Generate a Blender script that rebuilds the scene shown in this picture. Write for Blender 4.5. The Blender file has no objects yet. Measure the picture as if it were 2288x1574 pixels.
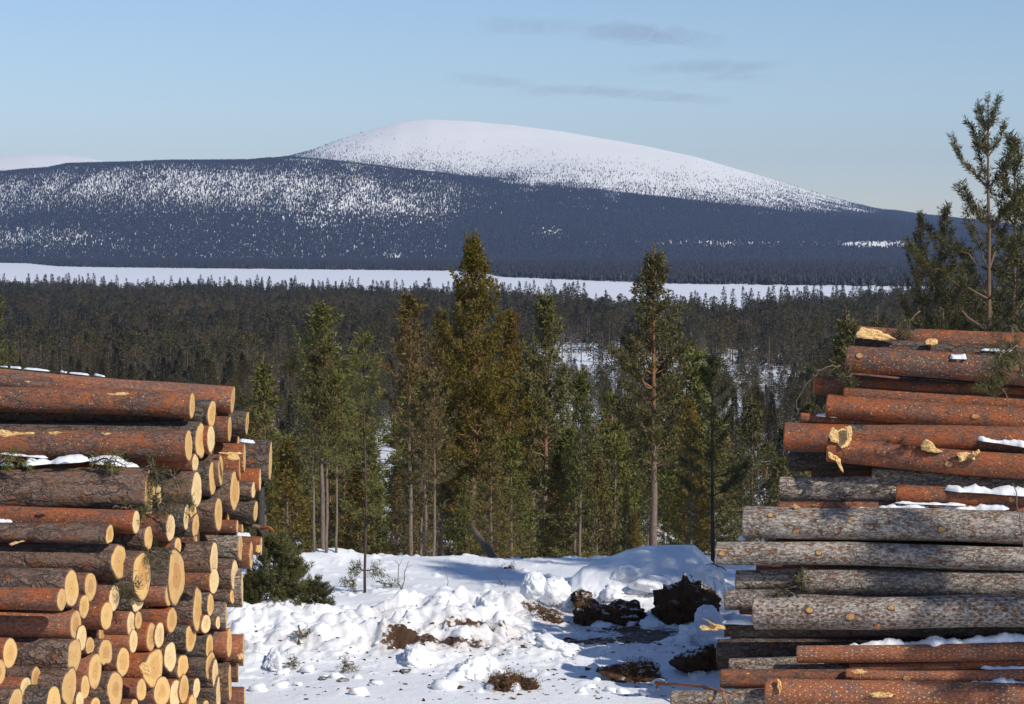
import bpy, math, random
import numpy as np
from mathutils import Vector, Matrix, Quaternion
R = math.radians
SC = bpy.context.scene
COL = SC.collection

# ------------------------------------------------------------------ camera, sky, sun, exposure
F = 1144 / math.tan(R(12.5))           # focal length in photograph pixels
CZ = 4.15                              # eye height above the landing
TP = 247.0 / F                         # tan of the downward pitch
HOR = 540.0                            # row of the horizon
cam = bpy.data.cameras.new('camera'); cam.sensor_width = 36; cam.angle = R(25)
cam.clip_start = .5; cam.clip_end = 60000
co = bpy.data.objects.new('camera', cam); COL.objects.link(co)
co.location = (0, 0, CZ); co.rotation_euler = (R(90) - math.atan(TP), 0, 0)
SC.camera = co
AZ, EL = 44.0, 37.0                    # sun: degrees to the right of straight behind the camera, height
SUN = Vector((math.sin(R(AZ)) * math.cos(R(EL)), -math.cos(R(AZ)) * math.cos(R(EL)), math.sin(R(EL))))
w = bpy.data.worlds.new('World'); SC.world = w; w.use_nodes = True
nt = w.node_tree; bg = nt.nodes['Background']
sk = nt.nodes.new('ShaderNodeTexSky'); sk.sky_type = 'NISHITA'; sk.sun_disc = False
sk.sun_elevation = R(EL); sk.sun_rotation = R(180 - AZ)
sk.altitude = 300; sk.air_density = 1.0; sk.dust_density = 0.1; sk.ozone_density = 3.0
tn = nt.nodes.new('ShaderNodeMix'); tn.data_type = 'RGBA'; tn.blend_type = 'MULTIPLY'; tn.inputs[0].default_value = 1
tn.inputs[7].default_value = (.965, .98, 1.08, 1)       # the camera's cool white balance
nt.links.new(sk.outputs[0], tn.inputs[6]); nt.links.new(tn.outputs[2], bg.inputs[0]); bg.inputs[1].default_value = 0.102
sl = bpy.data.lights.new('sun', 'SUN'); sl.energy = 4.3; sl.angle = R(.55); sl.color = (1, .93, .80)
so = bpy.data.objects.new('sun', sl); COL.objects.link(so)
so.rotation_euler = SUN.to_track_quat('Z', 'Y').to_euler()
SC.view_settings.view_transform = 'Standard'; SC.view_settings.look = 'None'
SC.view_settings.exposure = 0.0; SC.view_settings.gamma = 1; SC.view_settings.use_curve_mapping = False

HAZE = 4.2e-5

# ------------------------------------------------------------------ helpers
rs = np.random.RandomState(7)
random.seed(7)

def P(px, py, d):
    """the point at forward distance d that stands at that place in the photograph"""
    X = (px - 1144) / F; U = (787 - py) / F
    cp = 1 / math.sqrt(1 + TP * TP); sp = TP * cp
    k = d / (cp + U * sp)
    return Vector((X * k, d, CZ + k * (-sp + U * cp)))

def hash3(ix, iy, iz, seed):
    h = (ix.astype(np.int64) * 374761393 + iy.astype(np.int64) * 668265263 + iz.astype(np.int64) * 2147483647 + seed * 974634777) & 0xffffffff
    h = ((h ^ (h >> 13)) * 1274126177) & 0xffffffff
    h = h ^ (h >> 16)
    return (h & 0xffff) / 65535.0

def vnoise(x, y, z=None, seed=0):
    x = np.asarray(x, float); y = np.asarray(y, float)
    z = np.zeros_like(x) if z is None else np.asarray(z, float)
    ix, iy, iz = np.floor(x), np.floor(y), np.floor(z)
    fx, fy, fz = x - ix, y - iy, z - iz
    fx = fx * fx * (3 - 2 * fx); fy = fy * fy * (3 - 2 * fy); fz = fz * fz * (3 - 2 * fz)
    def c(a, b, e): return hash3(ix + a, iy + b, iz + e, seed)
    def l(a, b, t): return a + (b - a) * t
    r0 = l(l(c(0,0,0), c(1,0,0), fx), l(c(0,1,0), c(1,1,0), fx), fy)
    r1 = l(l(c(0,0,1), c(1,0,1), fx), l(c(0,1,1), c(1,1,1), fx), fy)
    return l(r0, r1, fz) * 2 - 1

def fbm(x, y, z=None, o=4, seed=0):
    x = np.asarray(x, float); y = np.asarray(y, float); z = np.zeros_like(x) if z is None else np.asarray(z, float)
    s = 0; a = 1; t = 0
    for k in range(o):
        s = s + a * vnoise(x, y, z, seed + k); t += a; a *= .5; x = x * 2.03; y = y * 2.03; z = z * 2.03
    return s / t

def sstep(a, b, x): 
    t = np.clip((np.asarray(x, float) - a) / (b - a), 0, 1); return t * t * (3 - 2 * t)

def mesh(name, V, T, mats=(), mi=None, smooth=True, attr=None):
    V = np.asarray(V, np.float32); T = np.asarray(T, np.int32)
    me = bpy.data.meshes.new(name)
    me.vertices.add(len(V)); me.vertices.foreach_set('co', V.ravel())
    k = T.shape[1]
    me.loops.add(T.size); me.loops.foreach_set('vertex_index', T.ravel())
    me.polygons.add(len(T)); me.polygons.foreach_set('loop_start', np.arange(0, T.size, k, dtype=np.int32))
    me.polygons.foreach_set('loop_total', np.full(len(T), k, np.int32))
    for m in mats: me.materials.append(m)
    if mi is not None: me.polygons.foreach_set('material_index', np.asarray(mi, np.int32))
    me.polygons.foreach_set('use_smooth', np.full(len(T), smooth))
    if attr:
        for n, a in attr.items():
            at = me.attributes.new(n, 'FLOAT', 'POINT'); at.data.foreach_set('value', np.asarray(a, np.float32))
    me.update(calc_edges=True); me.validate()
    return me

def link(name, data, parent=None, label=None, cat=None, group=None, kind=None):
    o = bpy.data.objects.new(name, data); COL.objects.link(o)
    if parent: o.parent = parent
    tag(o, label, cat, group, kind)
    return o

def tag(o, label=None, cat=None, group=None, kind=None):
    if label: o['label'] = label
    if cat: o['category'] = cat
    if group: o['group'] = group
    if kind: o['kind'] = kind
    return o

def cat_(parts):
    V = []; T = []; n = 0; M = []
    for p in parts:
        V.append(np.asarray(p[0], float)); T.append(np.asarray(p[1]) + n); n += len(p[0])
        M.append(np.full(len(p[1]), p[2] if len(p) > 2 else 0))
    return np.concatenate(V), np.concatenate(T), np.concatenate(M)

def tube(pts, rad, n=6):
    P_ = np.asarray(pts, float); m = len(P_); rad = np.broadcast_to(np.asarray(rad, float), (m,))
    t = np.gradient(P_, axis=0); t /= np.linalg.norm(t, axis=1)[:, None] + 1e-9
    ref = np.array([0, 0, 1.]) if abs(t[:, 2]).mean() < .8 else np.array([1., 0, 0])
    u = np.cross(t, ref); u /= np.linalg.norm(u, axis=1)[:, None] + 1e-9; v = np.cross(t, u)
    a = np.arange(n) * 2 * math.pi / n
    V = P_[:, None] + rad[:, None, None] * (np.cos(a)[None, :, None] * u[:, None] + np.sin(a)[None, :, None] * v[:, None])
    V = V.reshape(-1, 3)
    i, j = np.meshgrid(np.arange(m - 1), np.arange(n), indexing='ij'); j2 = (j + 1) % n
    A = i * n + j; B = i * n + j2; C = (i + 1) * n + j2; D = (i + 1) * n + j
    T = np.concatenate([np.stack([A, C, B], -1).reshape(-1, 3), np.stack([A, D, C], -1).reshape(-1, 3)])
    V = np.vstack([V, P_[0], P_[-1]]); k = m * n
    jj = np.arange(n); T = np.vstack([T, np.stack([jj, (jj + 1) % n, np.full(n, k)], -1), np.stack([(m - 1) * n + (jj + 1) % n, (m - 1) * n + jj, np.full(n, k + 1)], -1)])
    return V, T

def gridmesh(nx, ny):
    i, j = np.meshgrid(np.arange(ny - 1), np.arange(nx - 1), indexing='ij')
    a = i * nx + j
    return np.stack([a, a + 1, a + nx + 1, a + nx], -1).reshape(-1, 4)

def sphere(nu=24, nv=14):
    th = np.linspace(0, math.pi, nv); ph = np.arange(nu) * 2 * math.pi / nu
    T_, P_ = np.meshgrid(th, ph, indexing='ij')
    V = np.stack([np.sin(T_) * np.cos(P_), np.sin(T_) * np.sin(P_), np.cos(T_)], -1).reshape(-1, 3)
    f = []
    for i in range(nv - 1):
        for j in range(nu):
            a = i * nu + j; b = i * nu + (j + 1) % nu
            f += [(a, a + nu, b + nu), (a, b + nu, b)]
    return V, np.array(f)

# ------------------------------------------------------------------ materials
class NB:
    def __init__(s, name):
        s.m = bpy.data.materials.new(name); s.m.use_nodes = True; s.t = s.m.node_tree
        s.b = s.t.nodes['Principled BSDF']; s.b.inputs['Specular IOR Level'].default_value = .25
        s.b.inputs['Roughness'].default_value = .8
    def n(s, ty, **k):
        o = s.t.nodes.new(ty)
        for a, v in k.items():
            if a.startswith('_'): setattr(o, a[1:], v)
            else: s.set(o.inputs[a], v)
        return o
    def set(s, inp, v):
        if isinstance(v, bpy.types.NodeSocket): s.t.links.new(v, inp)
        else: inp.default_value = v
    def math(s, op, a, b=0.0, clamp=False):
        o = s.t.nodes.new('ShaderNodeMath'); o.operation = op; o.use_clamp = clamp
        s.set(o.inputs[0], a); s.set(o.inputs[1], b); return o.outputs[0]
    def mix(s, f, a, b):
        o = s.t.nodes.new('ShaderNodeMix'); o.data_type = 'RGBA'
        s.set(o.inputs[0], f); s.set(o.inputs[6], c4(a)); s.set(o.inputs[7], c4(b)); return o.outputs[2]
    def ramp(s, f, a, b):
        o = s.t.nodes.new('ShaderNodeMapRange'); o.interpolation_type = 'SMOOTHSTEP'
        s.set(o.inputs[0], f); o.inputs[1].default_value = a; o.inputs[2].default_value = b; return o.outputs[0]
    def noise(s, vec, scale, detail=4, rough=.55, dist=0):
        o = s.n('ShaderNodeTexNoise'); s.set(o.inputs['Vector'], vec); o.inputs['Scale'].default_value = scale
        o.inputs['Detail'].default_value = detail; o.inputs['Roughness'].default_value = rough; o.inputs['Distortion'].default_value = dist
        return o.outputs[0]
    def vor(s, vec, scale, feat='F1', rnd=1.0):
        o = s.n('ShaderNodeTexVoronoi'); o.feature = feat; s.set(o.inputs['Vector'], vec); o.inputs['Scale'].default_value = scale
        o.inputs['Randomness'].default_value = rnd
        return o.outputs[0]
    def vmul(s, vec, v):
        o = s.t.nodes.new('ShaderNodeVectorMath'); o.operation = 'MULTIPLY'; s.set(o.inputs[0], vec); s.set(o.inputs[1], v); return o.outputs[0]
    def vadd(s, vec, v):
        o = s.t.nodes.new('ShaderNodeVectorMath'); o.operation = 'ADD'; s.set(o.inputs[0], vec); s.set(o.inputs[1], v); return o.outputs[0]
    def obj(s): return s.n('ShaderNodeTexCoord').outputs['Object']
    def rnd(s): return s.n('ShaderNodeObjectInfo').outputs['Random']
    def col(s, c): s.set(s.b.inputs['Base Color'], c4(c))
    def rough(s, v): s.set(s.b.inputs['Roughness'], v)
    def bump(s, h, dist, strength=1.0):
        o = s.n('ShaderNodeBump'); s.set(o.inputs['Height'], h); o.inputs['Distance'].default_value = dist; o.inputs['Strength'].default_value = strength
        s.t.links.new(o.outputs[0], s.b.inputs['Normal'])

def c4(c):
    if isinstance(c, (tuple, list)) and len(c) == 3: return (*c, 1)
    return c

def bark_mat(name, base, second, patch, crack, rust=0.0, dots=0.0, rustc=(.30, .095, .032), platescale=11., relief=.012, fleck=0.0, pecks=0.0, holes=0.0):
    b = NB(name); o = b.obj(); r = b.rnd()
    off = b.n('ShaderNodeCombineXYZ', X=b.math('MULTIPLY', r, 37.), Y=b.math('MULTIPLY', r, 11.), Z=b.math('MULTIPLY', r, 23.)).outputs[0]
    v = b.vadd(o, off)
    vs = b.vmul(v, (.38, 1, 1))
    vl = b.vmul(v, (.22, 1, 1))
    big = b.noise(b.vmul(v, (.7, 1, 1)), 4.5, 5, .6)
    med = b.noise(vs, 22, 5, .65)
    fine = b.noise(vs, 90, 4, .7)
    pf = b.ramp(b.math('ADD', big, b.math('MULTIPLY', b.math('SUBTRACT', med, .5), .7)), patch - .05, patch + .05)
    c = b.mix(pf, base, second)
    # tonal change from log to log
    r2 = b.math('FRACT', b.math('MULTIPLY', r, 7.31))
    c = b.mix(b.math('MULTIPLY', r2, .38), c, b.mix(.5, (base[0] * .5, base[1] * .5, base[2] * .55), (.11, .08, .065)))
    # flakes
    c = b.mix(b.math('MULTIPLY', b.ramp(fine, .42, .66), .38), c, tuple(min(1, x * 1.75 + .02) for x in base))
    c = b.mix(b.math('MULTIPLY', b.ramp(fine, .56, .36), .55), c, tuple(x * .34 for x in base))
    if rust:
        rn = b.noise(b.vmul(v, (.6, 1, 1)), 16, 5, .6)
        c = b.mix(b.math('MULTIPLY', b.ramp(rn, .60 - .10 * rust, .66 - .08 * rust), .85), c, rustc)
    dist = b.noise(v, 9, 3)
    vd = b.vadd(b.vmul(vl, (1.15, 1, 1)), b.vmul(b.n('ShaderNodeCombineXYZ', X=dist, Y=dist, Z=b.noise(v, 13, 2)).outputs[0], (.05, .12, .12)))
    ed = b.vor(vd, platescale, 'DISTANCE_TO_EDGE')
    ed2 = b.vor(vd, platescale * 2.6, 'DISTANCE_TO_EDGE')
    ck = b.math('MULTIPLY', b.ramp(ed, .10, .015), crack)
    ck2 = b.math('MULTIPLY', b.ramp(ed2, .10, .02), crack * .6)
    ckk = b.math('MULTIPLY', b.math('MAXIMUM', ck, ck2), b.ramp(big, .30, .52))
    c = b.mix(ckk, c, (.018, .013, .011))
    if dots:
        vo = b.vor(b.vmul(v, (1, 1, 1)), 30, 'F1', .9)
        dm = b.math('MULTIPLY', b.ramp(vo, .20, .10), b.ramp(b.noise(b.vmul(v, (.8, 2, 2)), 5, 2), .56 - .06 * dots, .60 - .06 * dots))
        c = b.mix(b.math('MULTIPLY', dm, .9), c, (.72, .46, .18))
        sc = b.noise(b.vmul(v, (.45, 1.6, 1.6)), 8, 5, .55, .6)
        c = b.mix(b.ramp(sc, .715, .74), c, (.70, .42, .15))
    fk = 0.0
    if fleck:
        fv = b.vor(b.vadd(b.vmul(v, (.45, 1, 1)), b.vmul(b.n('ShaderNodeCombineXYZ', X=dist, Y=fine, Z=med).outputs[0], (.03, .03, .03))), 62, 'DISTANCE_TO_EDGE')
        fn = b.noise(b.vmul(v, (.5, 1, 1)), 48, 4, .7)
        c = b.mix(b.math('MULTIPLY', b.ramp(fn, .50, .62), fleck), c, (.60, .55, .48))
        c = b.mix(b.math('MULTIPLY', b.ramp(fn, .46, .36), fleck), c, (.060, .048, .042))
        c = b.mix(b.math('MULTIPLY', b.ramp(fv, .06, .0), fleck * .8), c, (.05, .04, .035))
    sp = b.n('ShaderNodeSeparateXYZ', Vector=o)
    if pecks or holes:
        ang = b.math('ARCTAN2', sp.outputs[2], sp.outputs[1])
        row = b.math('FLOOR', b.math('MULTIPLY', ang, 3.4))
        u = b.math('ADD', b.math('MULTIPLY', sp.outputs[0], 11.5), b.math('MULTIPLY', row, .5))
        fu = b.math('SUBTRACT', b.math('FRACT', u), .5); fw = b.math('SUBTRACT', b.math('FRACT', b.math('MULTIPLY', ang, 3.4)), .5)
        wob = b.math('MULTIPLY', b.math('SUBTRACT', b.noise(o, 30, 2), .5), .5)
        dq = b.math('SQRT', b.math('ADD', b.math('POWER', b.math('ADD', fu, wob), 2), b.math('POWER', b.math('MULTIPLY', b.math('ADD', fw, wob), .55), 2)))
        gate = b.ramp(b.noise(b.vmul(v, (1, 3, 3)), 6, 2), .40, .52)
        if pecks: c = b.mix(b.math('MULTIPLY', b.math('MULTIPLY', b.ramp(dq, .11, .06), gate), pecks), c, (.66, .46, .22)); c = b.mix(b.math('MULTIPLY', b.ramp(b.math('ABSOLUTE', b.math('SUBTRACT', dq, .13)), .03, .01), .35), c, (.10, .04, .02))
        if holes: c = b.mix(b.math('MULTIPLY', b.math('MULTIPLY', b.ramp(dq, .22, .15), gate), holes), c, (.15, .055, .025))
    b.col(c); b.rough(b.math('ADD', .62, b.math('MULTIPLY', fine, .25)))
    h = b.math('SUBTRACT', b.math('ADD', b.math('MULTIPLY', fine, .22), b.math('MULTIPLY', med, .7)), b.math('MULTIPLY', ckk, .9))
    b.bump(h, relief, 1.0)
    return b.m

BARK = {
 'orange': bark_mat('orange_pine_bark', (.30, .088, .034), (.140, .082, .064), .49, .25, .3, 1.0, relief=.006),
 'pink':   bark_mat('pink_pine_bark', (.33, .125, .068), (.18, .115, .098), .52, .12, .2, .5, relief=.004),
 'mixed':  bark_mat('patchy_pine_bark', (.23, .090, .050), (.135, .098, .084), .50, .4, .5, .7, relief=.009),
 'brown':  bark_mat('brown_plated_bark', (.165, .103, .077), (.20, .140, .112), .50, .60, .35, 0, rustc=(.21, .080, .036), platescale=9, relief=.018),
 'dark':   bark_mat('dark_furrowed_bark', (.125, .090, .074), (.17, .150, .125), .52, .65, .15, 0, platescale=13, relief=.02),
 'grey':   bark_mat('grey_spruce_bark', (.40, .345, .295), (.25, .205, .175), .5, .45, .75, 0, rustc=(.20, .082, .036), platescale=20, relief=.012, fleck=.65),
 'holed':  bark_mat('hole_dotted_grey_bark', (.42, .365, .315), (.27, .22, .19), .5, .4, .35, 0, rustc=(.20, .082, .036), platescale=22, relief=.012, fleck=.7, holes=.9),
 'pecked': bark_mat('pecked_pine_bark', (.33, .118, .060), (.18, .105, .085), .56, .12, .2, .2, relief=.005, pecks=1.0),
 'peckdark': bark_mat('pecked_dark_pine_bark', (.19, .075, .045), (.12, .090, .080), .50, .35, .4, .3, relief=.009, pecks=.5),
 'pale':   bark_mat('pale_plated_bark', (.46, .375, .305), (.33, .26, .21), .5, .7, .3, 0, rustc=(.22, .10, .05), platescale=13, relief=.016, fleck=.4),
 'greybrown': bark_mat('grey_brown_bark', (.24, .19, .155), (.31, .255, .21), .5, .55, .5, 0, rustc=(.19, .075, .034), platescale=16, relief=.014, fleck=.5),
}

def wood_mat(name, sap, heart, pale=0.0):
    b = NB(name); o = b.obj(); r = b.rnd()
    sp = b.n('ShaderNodeSeparateXYZ', Vector=o)
    nz = b.noise(o, 14, 3); nz2 = b.noise(o, 5, 2)
    y = b.math('ADD', sp.outputs[1], b.math('MULTIPLY', b.math('SUBTRACT', nz, .5), .05)); z = b.math('ADD', sp.outputs[2], b.math('MULTIPLY', b.math('SUBTRACT', nz2, .5), .07))
    rad = b.math('SQRT', b.math('ADD', b.math('MULTIPLY', y, y), b.math('MULTIPLY', z, z)))
    at = b.n('ShaderNodeAttribute', _attribute_name='rn').outputs['Fac']
    ac = b.math('ADD', at, b.math('MULTIPLY', b.math('SUBTRACT', nz, .5), .35))
    hs = b.math('ADD', .35, b.math('MULTIPLY', r, .35))
    f = b.ramp(b.math('SUBTRACT', ac, hs), .03, -.03)
    r3 = b.math('FRACT', b.math('MULTIPLY', r, 13.7))
    c = b.mix(b.math('MULTIPLY', f, b.math('ADD', .25, b.math('MULTIPLY', r3, .75))), sap, heart)
    ring = b.math('SINE', b.math('MULTIPLY', rad, 900.))
    c = b.mix(b.math('MULTIPLY', b.ramp(ring, .0, .9), .14), c, (heart[0] * .75, heart[1] * .65, heart[2] * .6))
    ring2 = b.math('SINE', b.math('MULTIPLY', rad, 260.))
    c = b.mix(b.math('MULTIPLY', b.ramp(ring2, .3, 1.), .16), c, (heart[0] * .8, heart[1] * .7, heart[2] * .6))
    st = b.noise(b.vmul(o, (1, 3, .6)), 30, 3)
    c = b.mix(b.math('MULTIPLY', b.ramp(st, .5, .8), .22), c, (sap[0] * 1.05, sap[1] * 1.1, sap[2] * 1.3))
    # blue stain and pith
    bs = b.math('MULTIPLY', b.ramp(b.noise(b.vadd(o, b.n('ShaderNodeCombineXYZ', X=b.math('MULTIPLY', r, 50.), Y=0., Z=0.).outputs[0]), 9, 3), .62, .72), b.ramp(b.math('FRACT', b.math('MULTIPLY', r, 29.)), .6, .9))
    c = b.mix(b.math('MULTIPLY', bs, .55), c, (.33, .30, .27))
    # drying cracks running out from the pith, and smears of dirt
    ang = b.math('ARCTAN2', y, z)
    cv = b.n('ShaderNodeCombineXYZ', X=b.math('MULTIPLY', ang, 1.6), Y=b.math('MULTIPLY', r, 91.), Z=b.math('MULTIPLY', at, .35)).outputs[0]
    cn = b.noise(cv, 2.6, 2, .4)
    crk = b.math('MULTIPLY', b.ramp(b.math('ABSOLUTE', b.math('SUBTRACT', cn, .5)), .006, .001), b.ramp(b.math('FRACT', b.math('MULTIPLY', r, 3.9)), .35, .5))
    c = b.mix(b.math('MULTIPLY', crk, .75), c, (.16, .08, .035))
    drt = b.noise(b.vadd(o, b.n('ShaderNodeCombineXYZ', X=b.math('MULTIPLY', r, 77.), Y=0., Z=0.).outputs[0]), 7, 5, .7)
    c = b.mix(b.math('MULTIPLY', b.ramp(drt, .48, .72), .42), c, (.30, .19, .10))
    saw = b.noise(b.vmul(o, (1, 2, 40)), 9, 2)
    c = b.mix(b.math('MULTIPLY', b.ramp(saw, .5, .7), .12), c, (.40, .24, .10))
    c = b.mix(b.ramp(at, .06, .02), c, (.20, .10, .045))
    c = b.mix(b.math('MULTIPLY', b.ramp(at, .93, .99), .6), c, (.36, .17, .07))
    b.col(c); b.rough(.75)
    b.bump(b.math('ADD', b.noise(b.vmul(o, (1, 2, .5)), 60, 3), b.math('MULTIPLY', nz, .5)), .004, .6)
    return b.m
WOOD = [wood_mat('sawn_pine', (.71, .46, .185), (.58, .31, .10)),
        wood_mat('sawn_pine_tan', (.63, .40, .165), (.49, .255, .09)),
        wood_mat('sawn_pine_pale', (.78, .59, .31), (.69, .46, .205))]

def snow_mat(name, c=(.80, .82, .86), dirt=0.0, bumpd=.02, attr=False, sc=1.0):
    b = NB(name); o = b.obj()
    n1 = b.noise(o, 7 * sc, 6, .6); n2 = b.noise(o, 45 * sc, 4, .6)
    cc = b.mix(b.math('MULTIPLY', n1, .35), c, (c[0] * .90, c[1] * .90, c[2] * .92))
    if attr:
        a = b.n('ShaderNodeAttribute', _attribute_name='soil').outputs['Fac']
        af = b.math('ADD', a, b.math('MULTIPLY', b.math('SUBTRACT', b.noise(o, 14, 6, .7), .5), .9))
        ax = b.ramp(af, .52, .60)
        soil = b.mix(b.noise(o, 40, 5, .7), (.035, .018, .010), (.13, .068, .035))
        cc = b.mix(b.math('MULTIPLY', b.ramp(af, .22, .55), .42), cc, (.46, .37, .31))
        cc = b.mix(ax, cc, soil)
    b.col(cc); b.rough(.55); b.b.inputs['Specular IOR Level'].default_value = .3
    b.bump(b.math('ADD', n1, b.math('MULTIPLY', n2, .35)), bumpd, .8)
    return b.m
SNOW = snow_mat('snow')
SNOWG = snow_mat('field_snow', attr=True, bumpd=.02)
SNOWFAR = snow_mat('far_snow', c=(.96, .94, .885), bumpd=1.5, sc=.004)
LAKE = snow_mat('lake_snow', c=(.80, .81, .85), bumpd=.1, sc=.01)

def plain(name, c1, c2, sc=30, rough=.85, bd=.01):
    b = NB(name); o = b.obj(); n = b.noise(o, sc, 5, .65)
    b.col(b.mix(b.ramp(n, .3, .7), c1, c2)); b.rough(rough); b.bump(n, bd, .8); return b.m
def soil_mat():
    b = NB('peat_soil'); o = b.obj(); n = b.noise(o, 16, 6, .7); n2 = b.noise(o, 70, 4, .7)
    c = b.mix(b.ramp(n, .3, .68), (.040, .021, .012), (.135, .070, .036)); c = b.mix(b.math('MULTIPLY', b.ramp(n2, .5, .68), .5), c, (.20, .115, .06))
    nz = b.n('ShaderNodeSeparateXYZ', Vector=b.n('ShaderNodeNewGeometry').outputs['Normal']).outputs[2]
    s = b.math('MULTIPLY', b.ramp(b.math('ADD', nz, b.math('MULTIPLY', b.math('SUBTRACT', b.noise(o, 9, 5, .7), .5), 2.6)), .78, 1.15), .9)
    b.col(b.mix(s, c, (.78, .80, .84))); b.rough(.95); b.bump(b.math('ADD', n, b.math('MULTIPLY', n2, .5)), .05, 1.0); return b.m
SOIL = soil_mat()
CRUMB = plain('bark_crumb', (.03, .017, .010), (.10, .055, .03), 18, .95, .01)
MOSS = plain('dry_heather', (.07, .036, .016), (.20, .105, .045), 30, .9, .01)
STICK = plain('red_stick_bark', (.26, .10, .05), (.38, .16, .08), 40)
DSTICK = plain('grey_twig_bark', (.10, .075, .06), (.20, .15, .12), 60)
STUMPW = plain('split_wood', (.50, .27, .09), (.82, .60, .29), 70, .8, .012)
KNOTW = plain('knot_wood', (.30, .15, .06), (.56, .36, .15), 45)
POST = plain('dark_post', (.03, .03, .03), (.055, .05, .048), 20)

def needle_mat(name, c1, c2, c3):
    b = NB(name); o = b.obj(); r = b.rnd()
    n = b.noise(o, 3.2, 3, .6)
    c = b.mix(b.ramp(n, .35, .68), c1, c2)
    c = b.mix(b.math('MULTIPLY', b.ramp(b.noise(o, 11, 2), .5, .75), .5), c, c3)
    hs = b.n('ShaderNodeHueSaturation'); b.set(hs.inputs['Color'], c)
    b.set(hs.inputs['Hue'], b.math('ADD', .474, b.math('MULTIPLY', r, .035)))
    b.set(hs.inputs['Value'], b.math('ADD', .70, b.math('MULTIPLY', b.math('FRACT', b.math('MULTIPLY', r, 5.7)), .45)))
    b.set(hs.inputs['Saturation'], b.math('ADD', .85, b.math('MULTIPLY', b.math('FRACT', b.math('MULTIPLY', r, 17.)), .2)))
    b.col(hs.outputs[0]); b.rough(.6); b.b.inputs['Specular IOR Level'].default_value = .3
    return b.m
NEED = {
 'green': needle_mat('pine_needles', (.090, .092, .019), (.135, .130, .028), (.185, .160, .037)),
 'gold': needle_mat('golden_pine_needles', (.105, .080, .012), (.165, .122, .018), (.23, .165, .028)),
 'deep': needle_mat('dark_pine_needles', (.050, .052, .014), (.080, .076, .020), (.125, .108, .029)),
 'bushmix': needle_mat('juniper_green_needles', (.060, .062, .020), (.095, .092, .028), (.14, .12, .04)),
 'tan': needle_mat('withered_needles', (.10, .080, .034), (.17, .125, .055), (.22, .16, .07)),
 'far': needle_mat('far_conifer_needles', (.050, .043, .010), (.074, .062, .014), (.104, .085, .022)),
 'spruce': needle_mat('far_spruce_needles', (.022, .022, .010), (.034, .032, .013), (.048, .042, .015)),
 'fell': needle_mat('fell_spruce_needles', (.014, .014, .010), (.020, .019, .013), (.028, .025, .016)),
 'birch': needle_mat('bare_birch_twigs', (.080, .056, .030), (.108, .076, .040), (.132, .095, .052)),
}
def trunk_mat(name, lo, hi, z0, z1):
    b = NB(name); o = b.obj(); z = b.n('ShaderNodeSeparateXYZ', Vector=o).outputs[2]
    n = b.noise(b.vmul(o, (1, 1, .3)), 40, 4)
    f = b.ramp(b.math('ADD', z, b.math('MULTIPLY', n, 1.2)), z0, z1)
    c = b.mix(f, lo, hi); c = b.mix(b.math('MULTIPLY', b.ramp(n, .55, .35), .6), c, tuple(x * .3 for x in lo))
    b.col(c); b.rough(.9); b.bump(n, .01, .8); return b.m
TRUNK = trunk_mat('pine_trunk_bark', (.20, .15, .12), (.26, .135, .065), 2.5, 5.5)
TRUNKD = trunk_mat('shade_toned_trunk_bark', (.040, .036, .034), (.035, .035, .033), 2, 5)  # near-black tone: the shade on the thin stem, put into its bark colour
TRUNKF = plain('far_trunk', (.12, .085, .06), (.18, .12, .08), 3)

# ------------------------------------------------------------------ ground
GT = np.array([(0, 0), (30.2, 0), (33, -.45), (45, -2.9), (60, -5.6), (100, -11.2), (150, -15.2), (300, -22), (600, -32.5), (1000, -39.0), (1700, -43.5), (2600, -45.2), (4000, -46)], float)
NEARSHORE = np.array([(-1200, 2350), (0, 2250), (500, 2060), (1000, 1900), (1300, 1640), (1500, 1470), (1650, 1430), (1800, 1580), (2000, 1820), (2288, 2100), (3500, 2200)], float)
LZ = -45.9

def ground(x, y):
    x = np.asarray(x, float); y = np.asarray(y, float)
    z = np.interp(y, GT[:, 0], GT[:, 1])
    z = z + sstep(40, 400, y) * 1.6 * fbm(x / 90, y / 90, o=3, seed=3) * sstep(2600, 900, y)
    px = 1144 + x / np.maximum(y, 1) * F
    s = np.interp(px, NEARSHORE[:, 0], NEARSHORE[:, 1])
    z = np.where(y > 1000, z - 6 * sstep(s - 40, s + 60, y), z)
    return z

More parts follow.
